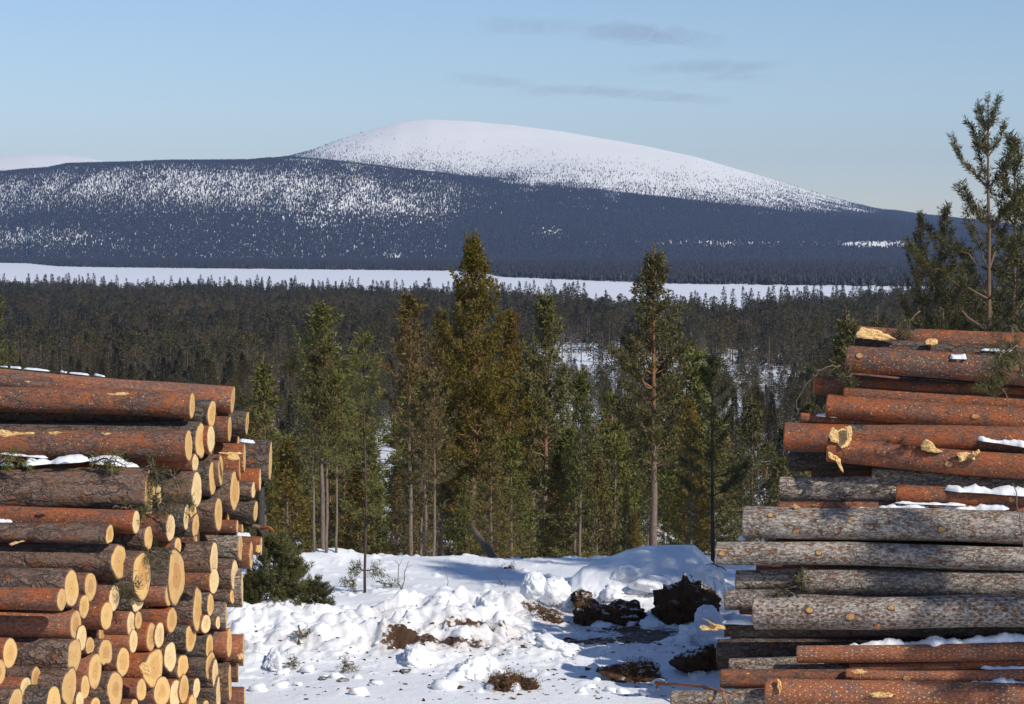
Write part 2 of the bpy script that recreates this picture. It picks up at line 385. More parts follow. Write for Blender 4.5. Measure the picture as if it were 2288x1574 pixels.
BX = lambda px, py: (px - 1144) / F * (CZ * F / (py - HOR))     # a place on the flat landing
def near_z(x, y):
    x = np.asarray(x, float); y = np.asarray(y, float)
    z = ground(x, y)
    z = z + .05 * fbm(x / 2.2, y / 2.2, o=3, seed=11) + .03 * fbm(x / .7, y / .7, o=2, seed=15) * sstep(20, 23, y)
    # rough bank pushed up by the loader
    m = sstep(22.3, 23.4, y + .25 * fbm(x / .9, y / .9, o=2, seed=4) - .25 * sstep(-2.6, -3.6, x)) * sstep(27.0, 25.2, y - .12 * x + .4 * fbm(x / 1.2, y / 1.2, o=2, seed=5))
    m = m * sstep(-4.6, -3.6, x) * (1 - .84 * sstep(-.1, .5, x) * sstep(22.6, 23.4, y))
    lump = np.abs(fbm(x / .55, y / .8, o=4, seed=21)); l2 = fbm(x / .22, y / .28, o=3, seed=22)
    cell = 1 - np.abs(vnoise(x / .33, y / .42, seed=31))
    rid = 1 - np.abs(fbm(x / .9 + .5 * y, y / .5, o=4, seed=51)) * 2.2; rid = np.clip(rid, 0, 1) ** 2
    blk = np.floor(3.0 * (fbm(x / .34, y / .4, o=2, seed=61) + .25 * fbm(x / .1, y / .1, o=2, seed=62))) / 3.0
    z = z + m * (.06 + .27 * lump * (.6 + .4 * vnoise(x / 1.3, y / 1.3, seed=6)) + .15 * rid + .05 * l2 + .075 * blk + .05 * np.abs(fbm(x / .16, y / .18, o=3, seed=63)) + .045 * np.clip(1 - 3 * np.abs(fbm(x / .30, y / .26, o=3, seed=64)), 0, 1) - .04 * np.clip(1 - 4 * np.abs(fbm(x / .42, y / .35, o=2, seed=65)), 0, 1))
    # scattered crumbs on the flat in front
    f = sstep(20.5, 22.3, y) * (1 - m)
    z = z + f * .05 * np.maximum(0, fbm(x / .16, y / .2, o=3, seed=41) - .25) * 1.6
    # drifts near the crest
    z = z + .20 * np.exp(-((x + 3.05) / .45) ** 2 - ((y - 29.6) / .5) ** 2) + .12 * np.exp(-((x + 2.3) / .3) ** 2 - ((y - 30) / .4) ** 2)
    z = z - .28 * np.exp(-((x + 1.85) / .5) ** 2 - ((y - 25.6) / .55) ** 2) * 1.0
    # foot of the big heap
    z = z + .22 * np.exp(-((x - 1.65) / .95) ** 4 - ((y - 27.0) / 1.0) ** 4)
    return z

def soil_mask(x, y):
    m = sstep(22.0, 23.2, y) * sstep(27.0, 25.5, y) 
    a = .30 * m + .12 * sstep(19, 22, y) * sstep(24, 22, y)
    a = a + .06 * m * sstep(-1.3, .6, x)
    for px, py, rx, ry in ((1040, 1445, .55, .25), (1150, 1530, .45, .3), (1420, 1420, .8, .4), (1215, 1385, .4, .4), (1480, 1440, .7, .5), (890, 1470, .3, .25), (1290, 1450, .8, .4), (1000, 1470, .6, .3), (860, 1400, .25, .3)):
        d = CZ * F / (py - HOR); cx = (px - 1144) / F * d
        a = a + .33 * np.exp(-((x - cx) / rx / .7) ** 2 - ((y - d) / ry / .7) ** 2)
    return a

# fine sheet under the piles and to the crest, out to x +-9
gx = np.concatenate([np.linspace(-9.5, -4.6, 50), np.linspace(-4.57, 3.4, 360), np.linspace(3.45, 9.5, 60)])
nx = len(gx); ny = 361 + 80
gy = np.concatenate([np.linspace(-8, 17.5, 40), np.linspace(17.7, 21.5, 60)[:-1], np.linspace(21.5, 27.5, 260)[:-1], np.linspace(27.5, 31.5, 80), np.linspace(31.7, 36, 62)])
ny = len(gy)
X, Y = np.meshgrid(gx, gy)
Z = near_z(X, Y)
sm = soil_mask(X, Y)
me = mesh('snow_ground', np.stack([X, Y, Z], -1).reshape(-1, 3), gridmesh(nx, ny), [SNOWG], attr={'soil': sm.ravel()})
link('snow_ground', me, kind='structure')
# wide ground
ys = np.concatenate([[-60, -20, 0, 10, 20, 28], np.geomspace(32, 2650, 170)]); us = np.linspace(-.5, .5, 200)
U, Y = np.meshgrid(us, ys); Xw = U * np.maximum(Y, 90) * 1.0
Zw = ground(Xw, Y) - .35 * sstep(40, 30, Y) * (np.abs(Xw) < 9.4) - .02
Zw = np.where((Y < 36.5) & (np.abs(Xw) < 9.5), Zw - .3, Zw)
me = mesh('valley_ground', np.stack([Xw, Y, Zw], -1).reshape(-1, 3), gridmesh(200, len(ys)), [SNOWG if False else SNOW])
link('valley_ground', me, kind='structure')
# lake
me = mesh('frozen_lake', [(-3500, 1300, LZ), (3500, 1300, LZ), (7500, 7000, LZ), (-7500, 7000, LZ)], [(0, 1, 2, 3)], [LAKE])
link('frozen_lake', me, kind='structure')

# ------------------------------------------------------------------ fells beyond the lake
RIDGE1 = np.array([(-800, 430), (200, 430), (480, 400), (560, 374), (620, 357), (640, 353), (700, 336), (760, 313), (830, 291), (890, 276), (960, 269), (1050, 272), (1150, 282), (1250, 295), (1350, 312), (1450, 329), (1550, 350), (1650, 380), (1750, 411), (1850, 441), (1950, 466), (2050, 480), (2150, 491), (2288, 508), (3200, 520)], float)
RIDGE2 = np.array([(-800, 420), (-200, 388), (0, 388), (60, 383), (110, 380), (150, 372), (240, 369), (400, 364), (560, 362), (640, 354), (700, 358), (800, 368), (900, 381), (1000, 392), (1060, 404), (1150, 420), (1300, 434), (1500, 452), (1800, 484), (2050, 503), (2288, 518), (3200, 525)], float)
RIDGE3 = np.array([(-800, 380), (-200, 360), (-50, 353), (0, 350), (60, 346), (130, 346), (190, 352), (240, 362), (300, 385), (400, 430), (900, 560), (3200, 575)], float)
SHORE = np.array([(-800, 586), (0, 588), (60, 589), (130, 596), (220, 598), (400, 600), (700, 603), (1000, 606), (1080, 610), (1120, 620), (1400, 631), (1500, 635), (1900, 640), (2050, 642), (2288, 643), (3200, 646)], float)
def fi(T_, p): return np.interp(p, T_[:, 0], T_[:, 1])
HH = CZ - LZ
def far_row(px, d):
    """row (in the photograph's measure) at which terrain at direction px and distance d lies"""
    r1, r2, r3, sh = fi(RIDGE1, px), fi(RIDGE2, px), fi(RIDGE3, px), fi(SHORE, px)
    sd = HH * F / (sh - HOR)
    left = sstep(1400, 820, px)
    ks = [sd - 60, sd, np.maximum(sd + 500, 5650), np.full_like(sd, 7000.), np.full_like(sd, 7900.), np.full_like(sd, 10000.), np.full_like(sd, 10700.), np.full_like(sd, 12600.), np.full_like(sd, 13200.)]
    flat = HOR + (HH - 3) * F / ks[2]
    vs = [sh + 6, sh, np.minimum(flat, 584), r2, r2 + 22 * left - (1 - left) * (r2 - r1) * .42, r1, r1 + 30, r3, r3 + 40]
    out = np.full_like(d, 620.)
    for i in range(len(ks) - 1):
        t = (d - ks[i]) / (ks[i + 1] - ks[i]); inside = (t >= 0) & (t <= 1)
        t = np.clip(t, 0, 1)
        if i in (5, 6, 7): t2 = t * t * (3 - 2 * t)
        elif i == 2: t2 = 1 - (1 - t) ** 1.35
        else: t2 = t
        if i in (3, 4): ts = t * t * (3 - 2 * t); t2 = t + (ts - t) * left
        out = np.where(inside, vs[i] + (vs[i + 1] - vs[i]) * t2, out)
    return out, sd
def far_z(px, d):
    r, sd = far_row(px, d)
    z = CZ + (HOR - r) / F * d
    z = np.where(d < sd, LZ - 3, np.maximum(z, LZ + .2 + (d - sd) * .0008))
    x = (px - 1144) / F * d
    return z + sstep(5500, 7500, d) * sstep(12900, 9000, d) * (5 * fbm(x / 400, d / 400, o=4, seed=9) + 1.2 * fbm(x / 60, d / 60, o=3, seed=19))
npx, nd = 420, 300
pxs = np.linspace(-900, 3200, npx); ds = np.concatenate([np.linspace(2450, 5600, 110), np.linspace(5630, 13200, nd - 110)])
PX, D = np.meshgrid(pxs, ds)
ZF = far_z(PX, D)
XF = (PX - 1144) / F * D
me = mesh('fell_terrain', np.stack([XF, D, ZF], -1).reshape(-1, 3), gridmesh(npx, nd), [SNOWFAR])
link('fell_terrain', me, kind='structure')

# ------------------------------------------------------------------ trees
def blades(B, Dr, ln, nb, bw, spread, rng):
    n = len(B); B = np.repeat(B, nb, 0); Dr = np.repeat(Dr, nb, 0); ln = np.repeat(ln, nb)
    q = rng.normal(size=(n * nb, 3)); q -= (q * Dr).sum(1)[:, None] * Dr; q /= np.linalg.norm(q, axis=1)[:, None] + 1e-9
    u0 = rng.uniform(-.1, .75, n * nb)
    b0 = B + Dr * (ln * u0)[:, None]
    dr = Dr * rng.uniform(.35, .8, (n * nb, 1)) + q * spread
    dr /= np.linalg.norm(dr, axis=1)[:, None]
    wv = np.cross(dr, rng.normal(size=(n * nb, 3))); wv /= np.linalg.norm(wv, axis=1)[:, None] + 1e-9
    L = ln * rng.uniform(.35, .6, n * nb); wv *= bw * rng.uniform(.6, 1.3, (n * nb, 1)) * .5
    m = b0 + dr * L[:, None] * .45
    V = np.stack([b0, m - wv, b0 + dr * L[:, None], m + wv], 1).reshape(-1, 3)
    i = np.arange(n * nb) * 4
    T = np.concatenate([np.stack([i, i + 1, i + 2], -1), np.stack([i, i + 2, i + 3], -1)])
    return V, T

def pine(seed, H=6, Rm=1.1, cb=.35, sp=.32, nbr=5, tr=.06, tl=.20, step=.16, nb=7, bw=.022, prof='cone', twig=1.0, up=.55, gap=.1, spread=.75, wood=4, leader=.35, twn=3):
    rng = np.random.RandomState(seed)
    n = 12; zz = np.linspace(0, H, n)
    ax = np.stack([np.cumsum(rng.normal(0, .012 * H / 6, n)), np.cumsum(rng.normal(0, .012 * H / 6, n)), zz], -1)
    rad = tr * (1 - zz / H) ** .8 + .006
    wparts = [tube(ax, rad, 8)]
    B = []; Dd = []; L = []
    def axis(z): return np.array([np.interp(z, zz, ax[:, 0]), np.interp(z, zz, ax[:, 1]), z])
    z = cb * H; k = 0
    while z < H - leader * .6:
        t = (z - cb * H) / (H - cb * H)
        if prof == 'cone': pr = (1 - t) ** .75 * (.75 + .25 * min(1, t * 4)) 
        elif prof == 'oval': pr = math.sin(math.pi * min(1, .18 + .82 * t) ** .8) ** .7
        elif prof == 'spire': pr = min(1., .10 + 1.25 * (1 - t) ** 1.1) * (.62 + .38 * min(1, t * 5))
        elif prof == 'tall': pr = min(1., .16 + 1.15 * (1 - t) ** .9) * (.7 + .3 * min(1, t * 4))
        elif prof == 'column': pr = (1 - t) ** .45 * .9
        else: pr = (1 - t) ** .6
        pr = max(pr, .10)
        for b in range(nbr if t < .9 else 3):
            if rng.rand() < gap: continue
            az = b * 2 * math.pi / nbr + k * 1.1 + rng.normal(0, .35)
            Lb = Rm * pr * rng.uniform(.6, 1.12)
            e0 = (up * (.25 + .9 * t)) + rng.normal(0, .12); e1 = e0 + .35
            m = max(4, int(Lb / .22) + 2); s = np.linspace(0, 1, m)
            el = e0 + (e1 - e0) * s
            hd = np.array([math.cos(az), math.sin(az)])
            dx = np.cos(el) * Lb / (m - 1); dz = np.sin(el) * Lb / (m - 1)
            pts = axis(z) + np.stack([hd[0] * np.concatenate([[0], np.cumsum(dx[1:])]), hd[1] * np.concatenate([[0], np.cumsum(dx[1:])]), np.concatenate([[0], np.cumsum(dz[1:])])], -1)
            pts[1:] += rng.normal(0, .02 * Lb, (m - 1, 3))
            wparts.append(tube(pts, np.linspace(max(.10 * tr + .006 * Lb, .004) * 1.4, .003, m), 3 if wood < 6 else 5))
            dirs = np.gradient(pts, axis=0); dirs /= np.linalg.norm(dirs, axis=1)[:, None] + 1e-9
            start = .30 if t < .6 else .12
            ns = max(2, int(Lb * (1 - start) / step))
            for q in range(ns):
                f = start + (1 - start) * (q + rng.rand() * .6) / ns; f = min(f, .99)
                c = np.array([np.interp(f, s, pts[:, a]) for a in range(3)]); dr = dirs[min(m - 1, int(f * m))]
                side = np.cross(dr, [0, 0, 1.]); side /= np.linalg.norm(side) + 1e-9
                for sg in (-1, 1):
                    tlw = Lb * .38 * (1 - .55 * f) * twig * rng.uniform(.5, 1.15)
                    td = dr * .75 + side * sg * rng.uniform(.5, .95) + np.array([0, 0, rng.uniform(-.02, .45)]); td /= np.linalg.norm(td)
                    nn = max(1, int(tlw / (tl * .62)))
                    for a in range(nn):
                        B.append(c + td * tlw * (a + .5) / nn + rng.normal(0, .015, 3)); Dd.append(td + rng.normal(0, .2, 3) + np.array([0, 0, .25])); L.append(tl * rng.uniform(.75, 1.2))
                B.append(c); Dd.append(dr + rng.normal(0, .15, 3)); L.append(tl)
            B.append(pts[-1] - dirs[-1] * tl * .3); Dd.append(dirs[-1] + np.array([0, 0, .6])); L.append(tl * 1.2)
        z += sp * rng.uniform(.75, 1.25) * (1 if t < .7 else .8); k += 1
    # leader
    for a in range(twn):
        B.append(axis(H - leader + leader * a / twn)); Dd.append(np.array([rng.normal(0, .08), rng.normal(0, .08), 1.])); L.append(leader / twn * 1.7)
    B = np.array(B); Dd = np.array(Dd); Dd /= np.linalg.norm(Dd, axis=1)[:, None]
    C = blades(B, Dd, np.array(L), nb, bw, spread, rng)
    Wm = cat_(wparts)
    return (Wm[0], Wm[1]), C

def lowtree(seed, H=10, Rm=1.6, kind='pine', n=150, size=.75):
    """a distant tree: trunk plus leaf-clump faces through the crown"""
    rng = np.random.RandomState(seed)
    t = rng.rand(n) ** (.8 if kind != 'spruce' else 1.15)
    cb = {'pine': .34, 'spruce': .06, 'birch': .25}[kind]
    if kind == 'pine': pr = np.sin(np.pi * np.clip(.22 + .78 * t, 0, 1) ** .9) ** .6
    elif kind == 'spruce': pr = (1 - t) ** .9
    else: pr = np.sin(np.pi * (.12 + .86 * t) ** .8) ** .8
    ph = rng.rand(n) * 2 * np.pi; r = Rm * pr * np.sqrt(rng.uniform(.05, 1, n)) * (1 + .25 * np.sin(ph * 3 + t * 9 + seed)); 
    B = np.stack([np.cos(ph) * r, np.sin(ph) * r, H * (cb + (1 - cb) * t)], -1)
    Dd = np.stack([np.cos(ph), np.sin(ph), np.full(n, .5 if kind == 'pine' else (-.15 if kind == 'spruce' else 1.4))], -1) + rng.normal(0, .3, (n, 3)); Dd /= np.linalg.norm(Dd, axis=1)[:, None]
    L = size * rng.uniform(.7, 1.3, n) * (1 - .45 * t)
    nb = 3 if kind != 'birch' else 4
    C = blades(B, Dd, L * 1.6, nb, size * (.42 if kind != 'birch' else .07), .6 if kind != 'birch' else .4, rng)
    if kind == 'spruce':
        tp = blades(np.array([[0, 0, H * .88]]), np.array([[0, 0, 1.]]), np.array([H * .16]), 4, .25, .1, rng); C = cat_([C, tp])[:2]
    wv, wt = tube([(0, 0, 0), (0, 0, H * .5), (0, 0, H * .95)], [.13 if kind != 'birch' else .09, .09, .02], 4)
    return (wv, wt), C

def tinytree(seed, H=9, Rm=1.5):
    rng = np.random.RandomState(seed); parts = []
    for k, (z0, z1, r) in enumerate(((.08, .62, 1.), (.4, .84, .72), (.66, 1., .42))):
        n = 5; a = np.arange(n) * 2 * np.pi / n + k + rng.rand(n) * .6
        rr = Rm * r * rng.uniform(.65, 1.15, n)
        V = np.vstack([np.stack([np.cos(a) * rr, np.sin(a) * rr, H * z0 + rng.uniform(-.5, .5, n)], -1), [[0, 0, H * z1]]])
        parts.append((V, np.array([(j, (j + 1) % n, n) for j in range(n)])))
    return cat_(parts)[:2]

def gn_scatter(name, pts, rot, scl, idx, protos, **kw):
    """one 'stuff' object: instances of the protos on points"""
    c = bpy.data.collections.new(name + '_kinds')
    for i, p in enumerate(protos):
        p.name = '%s_kind_%02d' % (name, i); c.objects.link(p)
    me = bpy.data.meshes.new(name); me.vertices.add(len(pts)); me.vertices.foreach_set('co', np.asarray(pts, np.float32).ravel())
    a = me.attributes.new('rot', 'FLOAT_VECTOR', 'POINT'); r3 = np.zeros((len(pts), 3), np.float32); r3[:, 2] = rot; a.data.foreach_set('vector', r3.ravel())
    a = me.attributes.new('scl', 'FLOAT_VECTOR', 'POINT'); a.data.foreach_set('vector', np.asarray(scl, np.float32).ravel())
    a = me.attributes.new('idx', 'INT', 'POINT'); a.data.foreach_set('value', np.asarray(idx, np.int32))
    o = link(name, me, kind='stuff', **kw)
    g = bpy.data.node_groups.new(name + '_nodes', 'GeometryNodeTree')
    g.interface.new_socket('Geometry', in_out='INPUT', socket_type='NodeSocketGeometry'); g.interface.new_socket('Geometry', in_out='OUTPUT', socket_type='NodeSocketGeometry')
    gi = g.nodes.new('NodeGroupInput'); go = g.nodes.new('NodeGroupOutput'); ip = g.nodes.new('GeometryNodeInstanceOnPoints'); ci = g.nodes.new('GeometryNodeCollectionInfo')
    ci.inputs['Collection'].default_value = c; ci.inputs['Separate Children'].default_value = True; ci.inputs['Reset Children'].default_value = True
    def at(n, ty):
        q = g.nodes.new('GeometryNodeInputNamedAttribute'); q.data_type = ty; q.inputs[0].default_value = n; return q.outputs[0]
    g.links.new(gi.outputs[0], ip.inputs['Points']); g.links.new(ci.outputs[0], ip.inputs['Instance']); ip.inputs['Pick Instance'].default_value = True
    g.links.new(at('idx', 'INT'), ip.inputs['Instance Index'])
    e2r = g.nodes.new('FunctionNodeEulerToRotation'); g.links.new(at('rot', 'FLOAT_VECTOR'), e2r.inputs[0]); g.links.new(e2r.outputs[0], ip.inputs['Rotation'])
    g.links.new(at('scl', 'FLOAT_VECTOR'), ip.inputs['Scale']); g.links.new(ip.outputs[0], go.inputs[0])
    md = o.modifiers.new('scatter', 'NODES'); md.node_group = g
    return o

def proto_obj(name, wood, crown, wm, cm):
    V, T, M = cat_([(wood[0], wood[1], 0), (crown[0], crown[1], 1)]) if wood else (*crown, None)
    me = mesh(name, V, T, [wm, cm] if wood else [cm], mi=M, smooth=False)
    return bpy.data.objects.new(name, me)

class Kind:
    def __init__(s, name, wood, crown, wm, cm, H):
        s.H = H
        s.tm = mesh(name + '_trunk', wood[0], wood[1], [wm]); s.cm = mesh(name + '_crown', crown[0], crown[1], [cm], smooth=False)

def plant(kind, name, x, y, H, wide=1.0, rot=None, label='', cat='tree', group=None, z=None, crown_mat=None, lean=0, trunk_mat_=None, thick=None):
    z = float(near_z(x, y) if (y < 36 and abs(x) < 9.4) else ground(x, y)) - .05 if z is None else z
    e = link(name, None, label=label, cat=cat, group=group)
    s = H / kind.H
    e.location = (x, y, z); e.scale = (s * wide, s * wide, s); e.rotation_euler = (lean, lean * .4, random.uniform(0, 6.28) if rot is None else rot)
    t = link('trunk', kind.tm, e); c = link('crown', kind.cm, e)
    if crown_mat: c.material_slots[0].link = 'OBJECT'; c.material_slots[0].material = crown_mat
    if trunk_mat_: t.material_slots[0].link = 'OBJECT'; t.material_slots[0].material = trunk_mat_
    return e

def px2x(px, d): return (px - 1144) / F * d
def topz(py, d): return P(1144, py, d).z

K = {}
def mk(n, nm, cm, wm=TRUNK, **k):
    wd, cr = pine(**k); K[n] = Kind(nm, wd, cr, wm, cm, k.get('H', 6))
mk('tall', 'tall_pine', NEED['gold'], seed=1, H=10, Rm=2.1, cb=.33, sp=.33, nbr=6, tr=.12, tl=.26, step=.15, nb=12, bw=.034, prof='tall', up=.95, gap=.10)
mk('spire', 'spire_pine', NEED['green'], seed=2, H=8, Rm=1.6, cb=.37, sp=.33, nbr=7, tr=.105, tl=.25, step=.14, nb=13, bw=.032, prof='spire', up=.55, gap=.16, leader=.8, twn=6)
mk('young1', 'young_pine', NEED['green'], seed=3, H=5, Rm=1.05, cb=.28, sp=.29, nbr=5, tr=.05, tl=.24, step=.15, nb=9, bw=.036, prof='cone', up=.6, gap=.12)
mk('young2', 'young_pine', NEED['green'], seed=4, H=5, Rm=.90, cb=.16, sp=.28, nbr=5, tr=.045, tl=.24, step=.15, nb=9, bw=.036, prof='column', up=.5, gap=.15)
mk('young3', 'slim_pine', NEED['green'], seed=5, H=6, Rm=.95, cb=.45, sp=.28, nbr=5, tr=.05, tl=.24, step=.15, nb=9, bw=.036, prof='oval', up=.7, gap=.12)
mk('full', 'bushy_pine', NEED['green'], seed=6, H=5, Rm=1.15, cb=.04, sp=.27, nbr=6, tr=.055, tl=.25, step=.17, nb=8, bw=.038, prof='cone', up=.45, gap=.08)
mk('sapling', 'pine_sapling', NEED['green'], seed=7, H=1, Rm=.32, cb=.18, sp=.17, nbr=5, tr=.012, tl=.11, step=.09, nb=22, bw=.007, prof='cone', up=.6, gap=.1, twig=.7, leader=.14)
mk('sparse', 'thin_pine', NEED['green'], seed=8, H=3.4, Rm=.50, cb=.30, sp=.24, nbr=4, tr=.013, tl=.14, step=.10, nb=16, bw=.012, prof='oval', up=.5, gap=.2, twig=.8)
mk('hero', 'open_pine', NEED['deep'], seed=12, H=7.6, Rm=2.5, cb=.30, sp=.56, nbr=4, tr=.060, tl=.17, step=.09, nb=22, bw=.013, prof='cone', up=.68, gap=.10, twig=.24, leader=.5, wood=6, twn=5)
mk('hero2', 'wide_pine', NEED['deep'], seed=14, H=6, Rm=2.1, cb=.10, sp=.44, nbr=5, tr=.05, tl=.18, step=.115, nb=18, bw=.014, prof='cone', up=.8, gap=.05, twig=.38, leader=.4)
mk('bush', 'low_pine_bush', NEED['deep'], seed=15, H=1, Rm=.55, cb=.0, sp=.09, nbr=9, tr=.018, tl=.13, step=.07, nb=18, bw=.011, prof='oval', up=.5, gap=.05, leader=.1)
mk('dark', 'shaded_stem_pine', NEED['deep'], TRUNKD, seed=16, H=3, Rm=.75, cb=.36, sp=.26, nbr=4, tr=.034, tl=.15, step=.08, nb=22, bw=.013, prof='column', up=.6, gap=.25, twig=.6, leader=.25)

# single trees one can point to: px, top row, distance, kind, width, crown material, label
HERO = [
 (1057, 536, 46, 'tall', .84, 'gold', 'tallest golden-green pine in the middle of the young stand, its top rising above the lake'),
 (1463, 546, 41, 'spire', .84, 'green', 'tall spire-topped green pine with thick bare trunk rising behind the snow heap'),
 (1218, 640, 47, 'spire', .72, 'green', 'narrow green pine just right of the tallest golden pine'),
 (1140, 700, 52, 'tall', .7, 'gold', 'golden pine half hidden at the right flank of the tallest pine'),
 (985, 700, 50, 'tall', .62, 'gold', 'golden pine half hidden at the left flank of the tallest pine'),
 (917, 668, 36, 'young3', .9, 'gold', 'slim pine with long pale trunk and thin pointed top left of the tallest pine'),
 (968, 838, 34.5, 'young3', .95, 'tan', 'pine with withered tan crown and straight pale grey trunk'),
 (722, 690, 40, 'young3', 1.15, 'green', 'pointed green pine above the bunch of four thin trunks'),
 (590, 792, 45, 'young1', .8, 'green', 'small pointed pine rising just right of the left log pile'),
 (700, 800, 29.9, 'young3', .8, 'green', 'leftmost thin trunk of the bunch at the snowfield edge'),
 (727, 760, 29.8, 'young3', .85, 'green', 'second thin trunk of the bunch at the snowfield edge'),
 (749, 830, 29.8, 'young3', .8, 'green', 'rightmost thin trunk of the bunch at the snowfield edge'),
 (1298, 810, 38, 'young1', .7, 'green', 'young pine with thin trunk halfway between the two tallest pines'),
 (1375, 870, 45, 'young2', .9, 'green', 'small green pine just left of the spire-topped pine'),
 (1682, 880, 35, 'young1', .95, 'green', 'green pine with layered branches just left of the right log pile'),
 (1545, 760, 48, 'young1', 1.1, 'green', 'green pine behind the right shoulder of the spire-topped pine'),
 (1400, 1075, 33, 'full', .5, 'deep', 'small dark pine low down between trunks behind the snow heap'),
 (-22, 610, 50, 'tall', .6, 'green', 'green pine cut by the left edge of the picture above the log pile'),
 (1890, 690, 44, 'young1', .8, 'green', 'young pine with slender top just behind the left end of the right log pile'),
 (1960, 690, 40, 'young1', .6, 'deep', 'small slender pine top poking up between log pile and big right-hand pines'),
]
for px, py, d, k, wd, cm, lb in HERO:
    x = px2x(px, d); z = float(near_z(x, d) if d < 36 else ground(x, d)) - .05
    plant(K[k], 'pine_tree', x, d, topz(py, d) - z, wd, label=lb, cat='pine', crown_mat=NEED[cm], z=z)
# right-hand open pines near the pile
for px, py, d, k, wd, rot, lb in [
 (2208, 212, 27.5, 'hero', .95, 2.0, 'tall open pine with straight bare trunk against the sky behind the right log pile'),
 (2265, 305, 29.5, 'hero2', 1.0, 1.0, 'bushy pine at the right picture edge behind the tall open pine'),
 (2330, 380, 27.6, 'hero2', .9, 3.0, 'pine cut off by the right picture edge above the logs'),
 (2108, 462, 29, 'hero2', .72, 4.2, 'dark pine with forked top left of the tall open pine'),
 (2057, 478, 30, 'hero2', .60, .4, 'leftmost of the dark pines with upswept boughs beside the tall open pine'),
 (2160, 560, 31, 'hero2', .85, 5.2, 'dense dark pine low behind the trunk of the tall open pine')]:
    x = px2x(px, d); z = float(near_z(x, d)) - .05
    plant(K[k], 'pine_tree', x, d, topz(py, d) - z, wd, rot=rot, label=lb, cat='pine', z=z, trunk_mat_=TRUNKF)
x = px2x(1595, 29.2); z = float(near_z(x, 29.2)) - .1
plant(K['dark'], 'pine_tree', x, 29.2, topz(800, 29.2) - z, .78, rot=.5, label='nearly black thin pine stem with few branches beside the right end of the snow heap', cat='pine', z=z)
DTR = trunk_mat('brown_stem_bark', (.085, .06, .048), (.10, .065, .045), 1, 3)
x = px2x(812, 27.1); z = float(near_z(x, 27.1)) - .03
plant(K['sparse'], 'pine_tree', x, 27.1, topz(740, 27.1) - z, 1.0, rot=2.2, label='very thin young pine standing alone out on the snowfield', cat='pine', z=z, trunk_mat_=DTR)

# trees beside the landing, right of the picture: they throw the dappled shade
for x, y, H, k, wd in [(8.7, 19.8, 10.6, 'spire', .85), (10.0, 21.0, 12.0, 'spire', .6), (7.8, 15.6, 6.8, 'spire', .6), (9.5, 25.4, 6.0, 'hero2', .9)]:
    plant(K[k], 'pine_tree', x, y, H, wd, z=-.05, label='pine beside the landing right of the picture', cat='pine', group='pines beside the landing')

# the young stand behind the snowfield
TR = [(1463, 62, 41), (1057, 40, 46), (968, 34, 34.5), (917, 26, 36), (700, 24, 40), (727, 24, 40), (749, 24, 40), (1218, 30, 47)]
rng = np.random.RandomState(5)
stand = []
tries = 0
while len(stand) < 165 and tries < 30000:
    tries += 1
    d = 33 + 80 * rng.rand() ** 1.3; px = rng.uniform(430, 2320) if tries % 5 else rng.choice([rng.uniform(-400, 430), rng.uniform(2320, 2900)])
    x = px2x(px, d)
    if any((x - a) ** 2 + (d - b) ** 2 < (1.15 + d * .006) ** 2 for a, b, *_ in stand): continue
    z = float(ground(x, d))
    low = np.interp(px, [430, 560, 800, 900, 1000, 1200, 1350, 1500, 1700, 1800, 2000, 2320], [905, 900, 880, 840, 800, 810, 880, 870, 960, 930, 760, 740])
    top = low + rng.uniform(-20, 200)
    if 828 < px < 895 and top < 1170: continue
    if 1110 < px < 1170 and rng.rand() < .5: continue
    if 1240 < px < 1420 and top < 900: continue
    if any(abs(px - q) < wq and d < dq for q, wq, dq in TR): continue
    H = topz(top, d) - z
    if H < 1.8 or H > 9.5: continue
    stand.append((x, d, px, top, H, z))
ZONES = [(-9999, 560, 'behind the left log pile'), (560, 690, 'just right of the left log pile'), (690, 780, 'behind the bunch of thin trunks'), (780, 880, 'around the very thin lone pine'),
 (880, 1000, 'left of the tallest golden pine'), (1000, 1120, 'at the foot of the tallest golden pine'), (1120, 1250, 'right of the tallest golden pine'), (1250, 1380, 'between golden pine and spire-topped pine'),
 (1380, 1530, 'around the spire-topped pine'), (1530, 1650, 'around the nearly black stem'), (1650, 1780, 'close left of the right log pile'), (1780, 99999, 'behind the right log pile')]
def zone(px): return [c for a, b_, c in ZONES if a <= px < b_][0]
HT = ['short', 'middling', 'tall', 'very tall']
def stand_label(px, top, d, cm, k):
    h = HT[3 if top < 850 else 2 if top < 930 else 1 if top < 1010 else 0]
    c = {'green': 'green', 'gold': 'golden-green', 'tan': 'brownish withered', 'deep': 'dark green'}[cm]
    f = {'young1': 'conical', 'young2': 'slender', 'young3': 'high-crowned', 'full': 'bushy'}[k]
    return '%s %s %s pine %s%s' % (h, c, f, zone(px), '' if d < 48 else ', farther back')
KN = ['young1', 'young2', 'young3', 'full', 'young1', 'young3']
for x, d, px, top, H, z in stand:
    k = KN[rng.randint(len(KN))]
    cm = NEED[['green', 'green', 'green', 'gold', 'green', 'tan' if rng.rand() < .3 else 'green'][rng.randint(6)]]
    lb = stand_label(px, top, d, [k_ for k_ in NEED if NEED[k_] is cm][0], k); g = 'young pines of the stand behind the snowfield'
    plant(K[k], 'pine_tree', x, d, H, rng.uniform(.9, 1.35), label=lb, cat='pine', group=g, crown_mat=cm, z=z - .05)
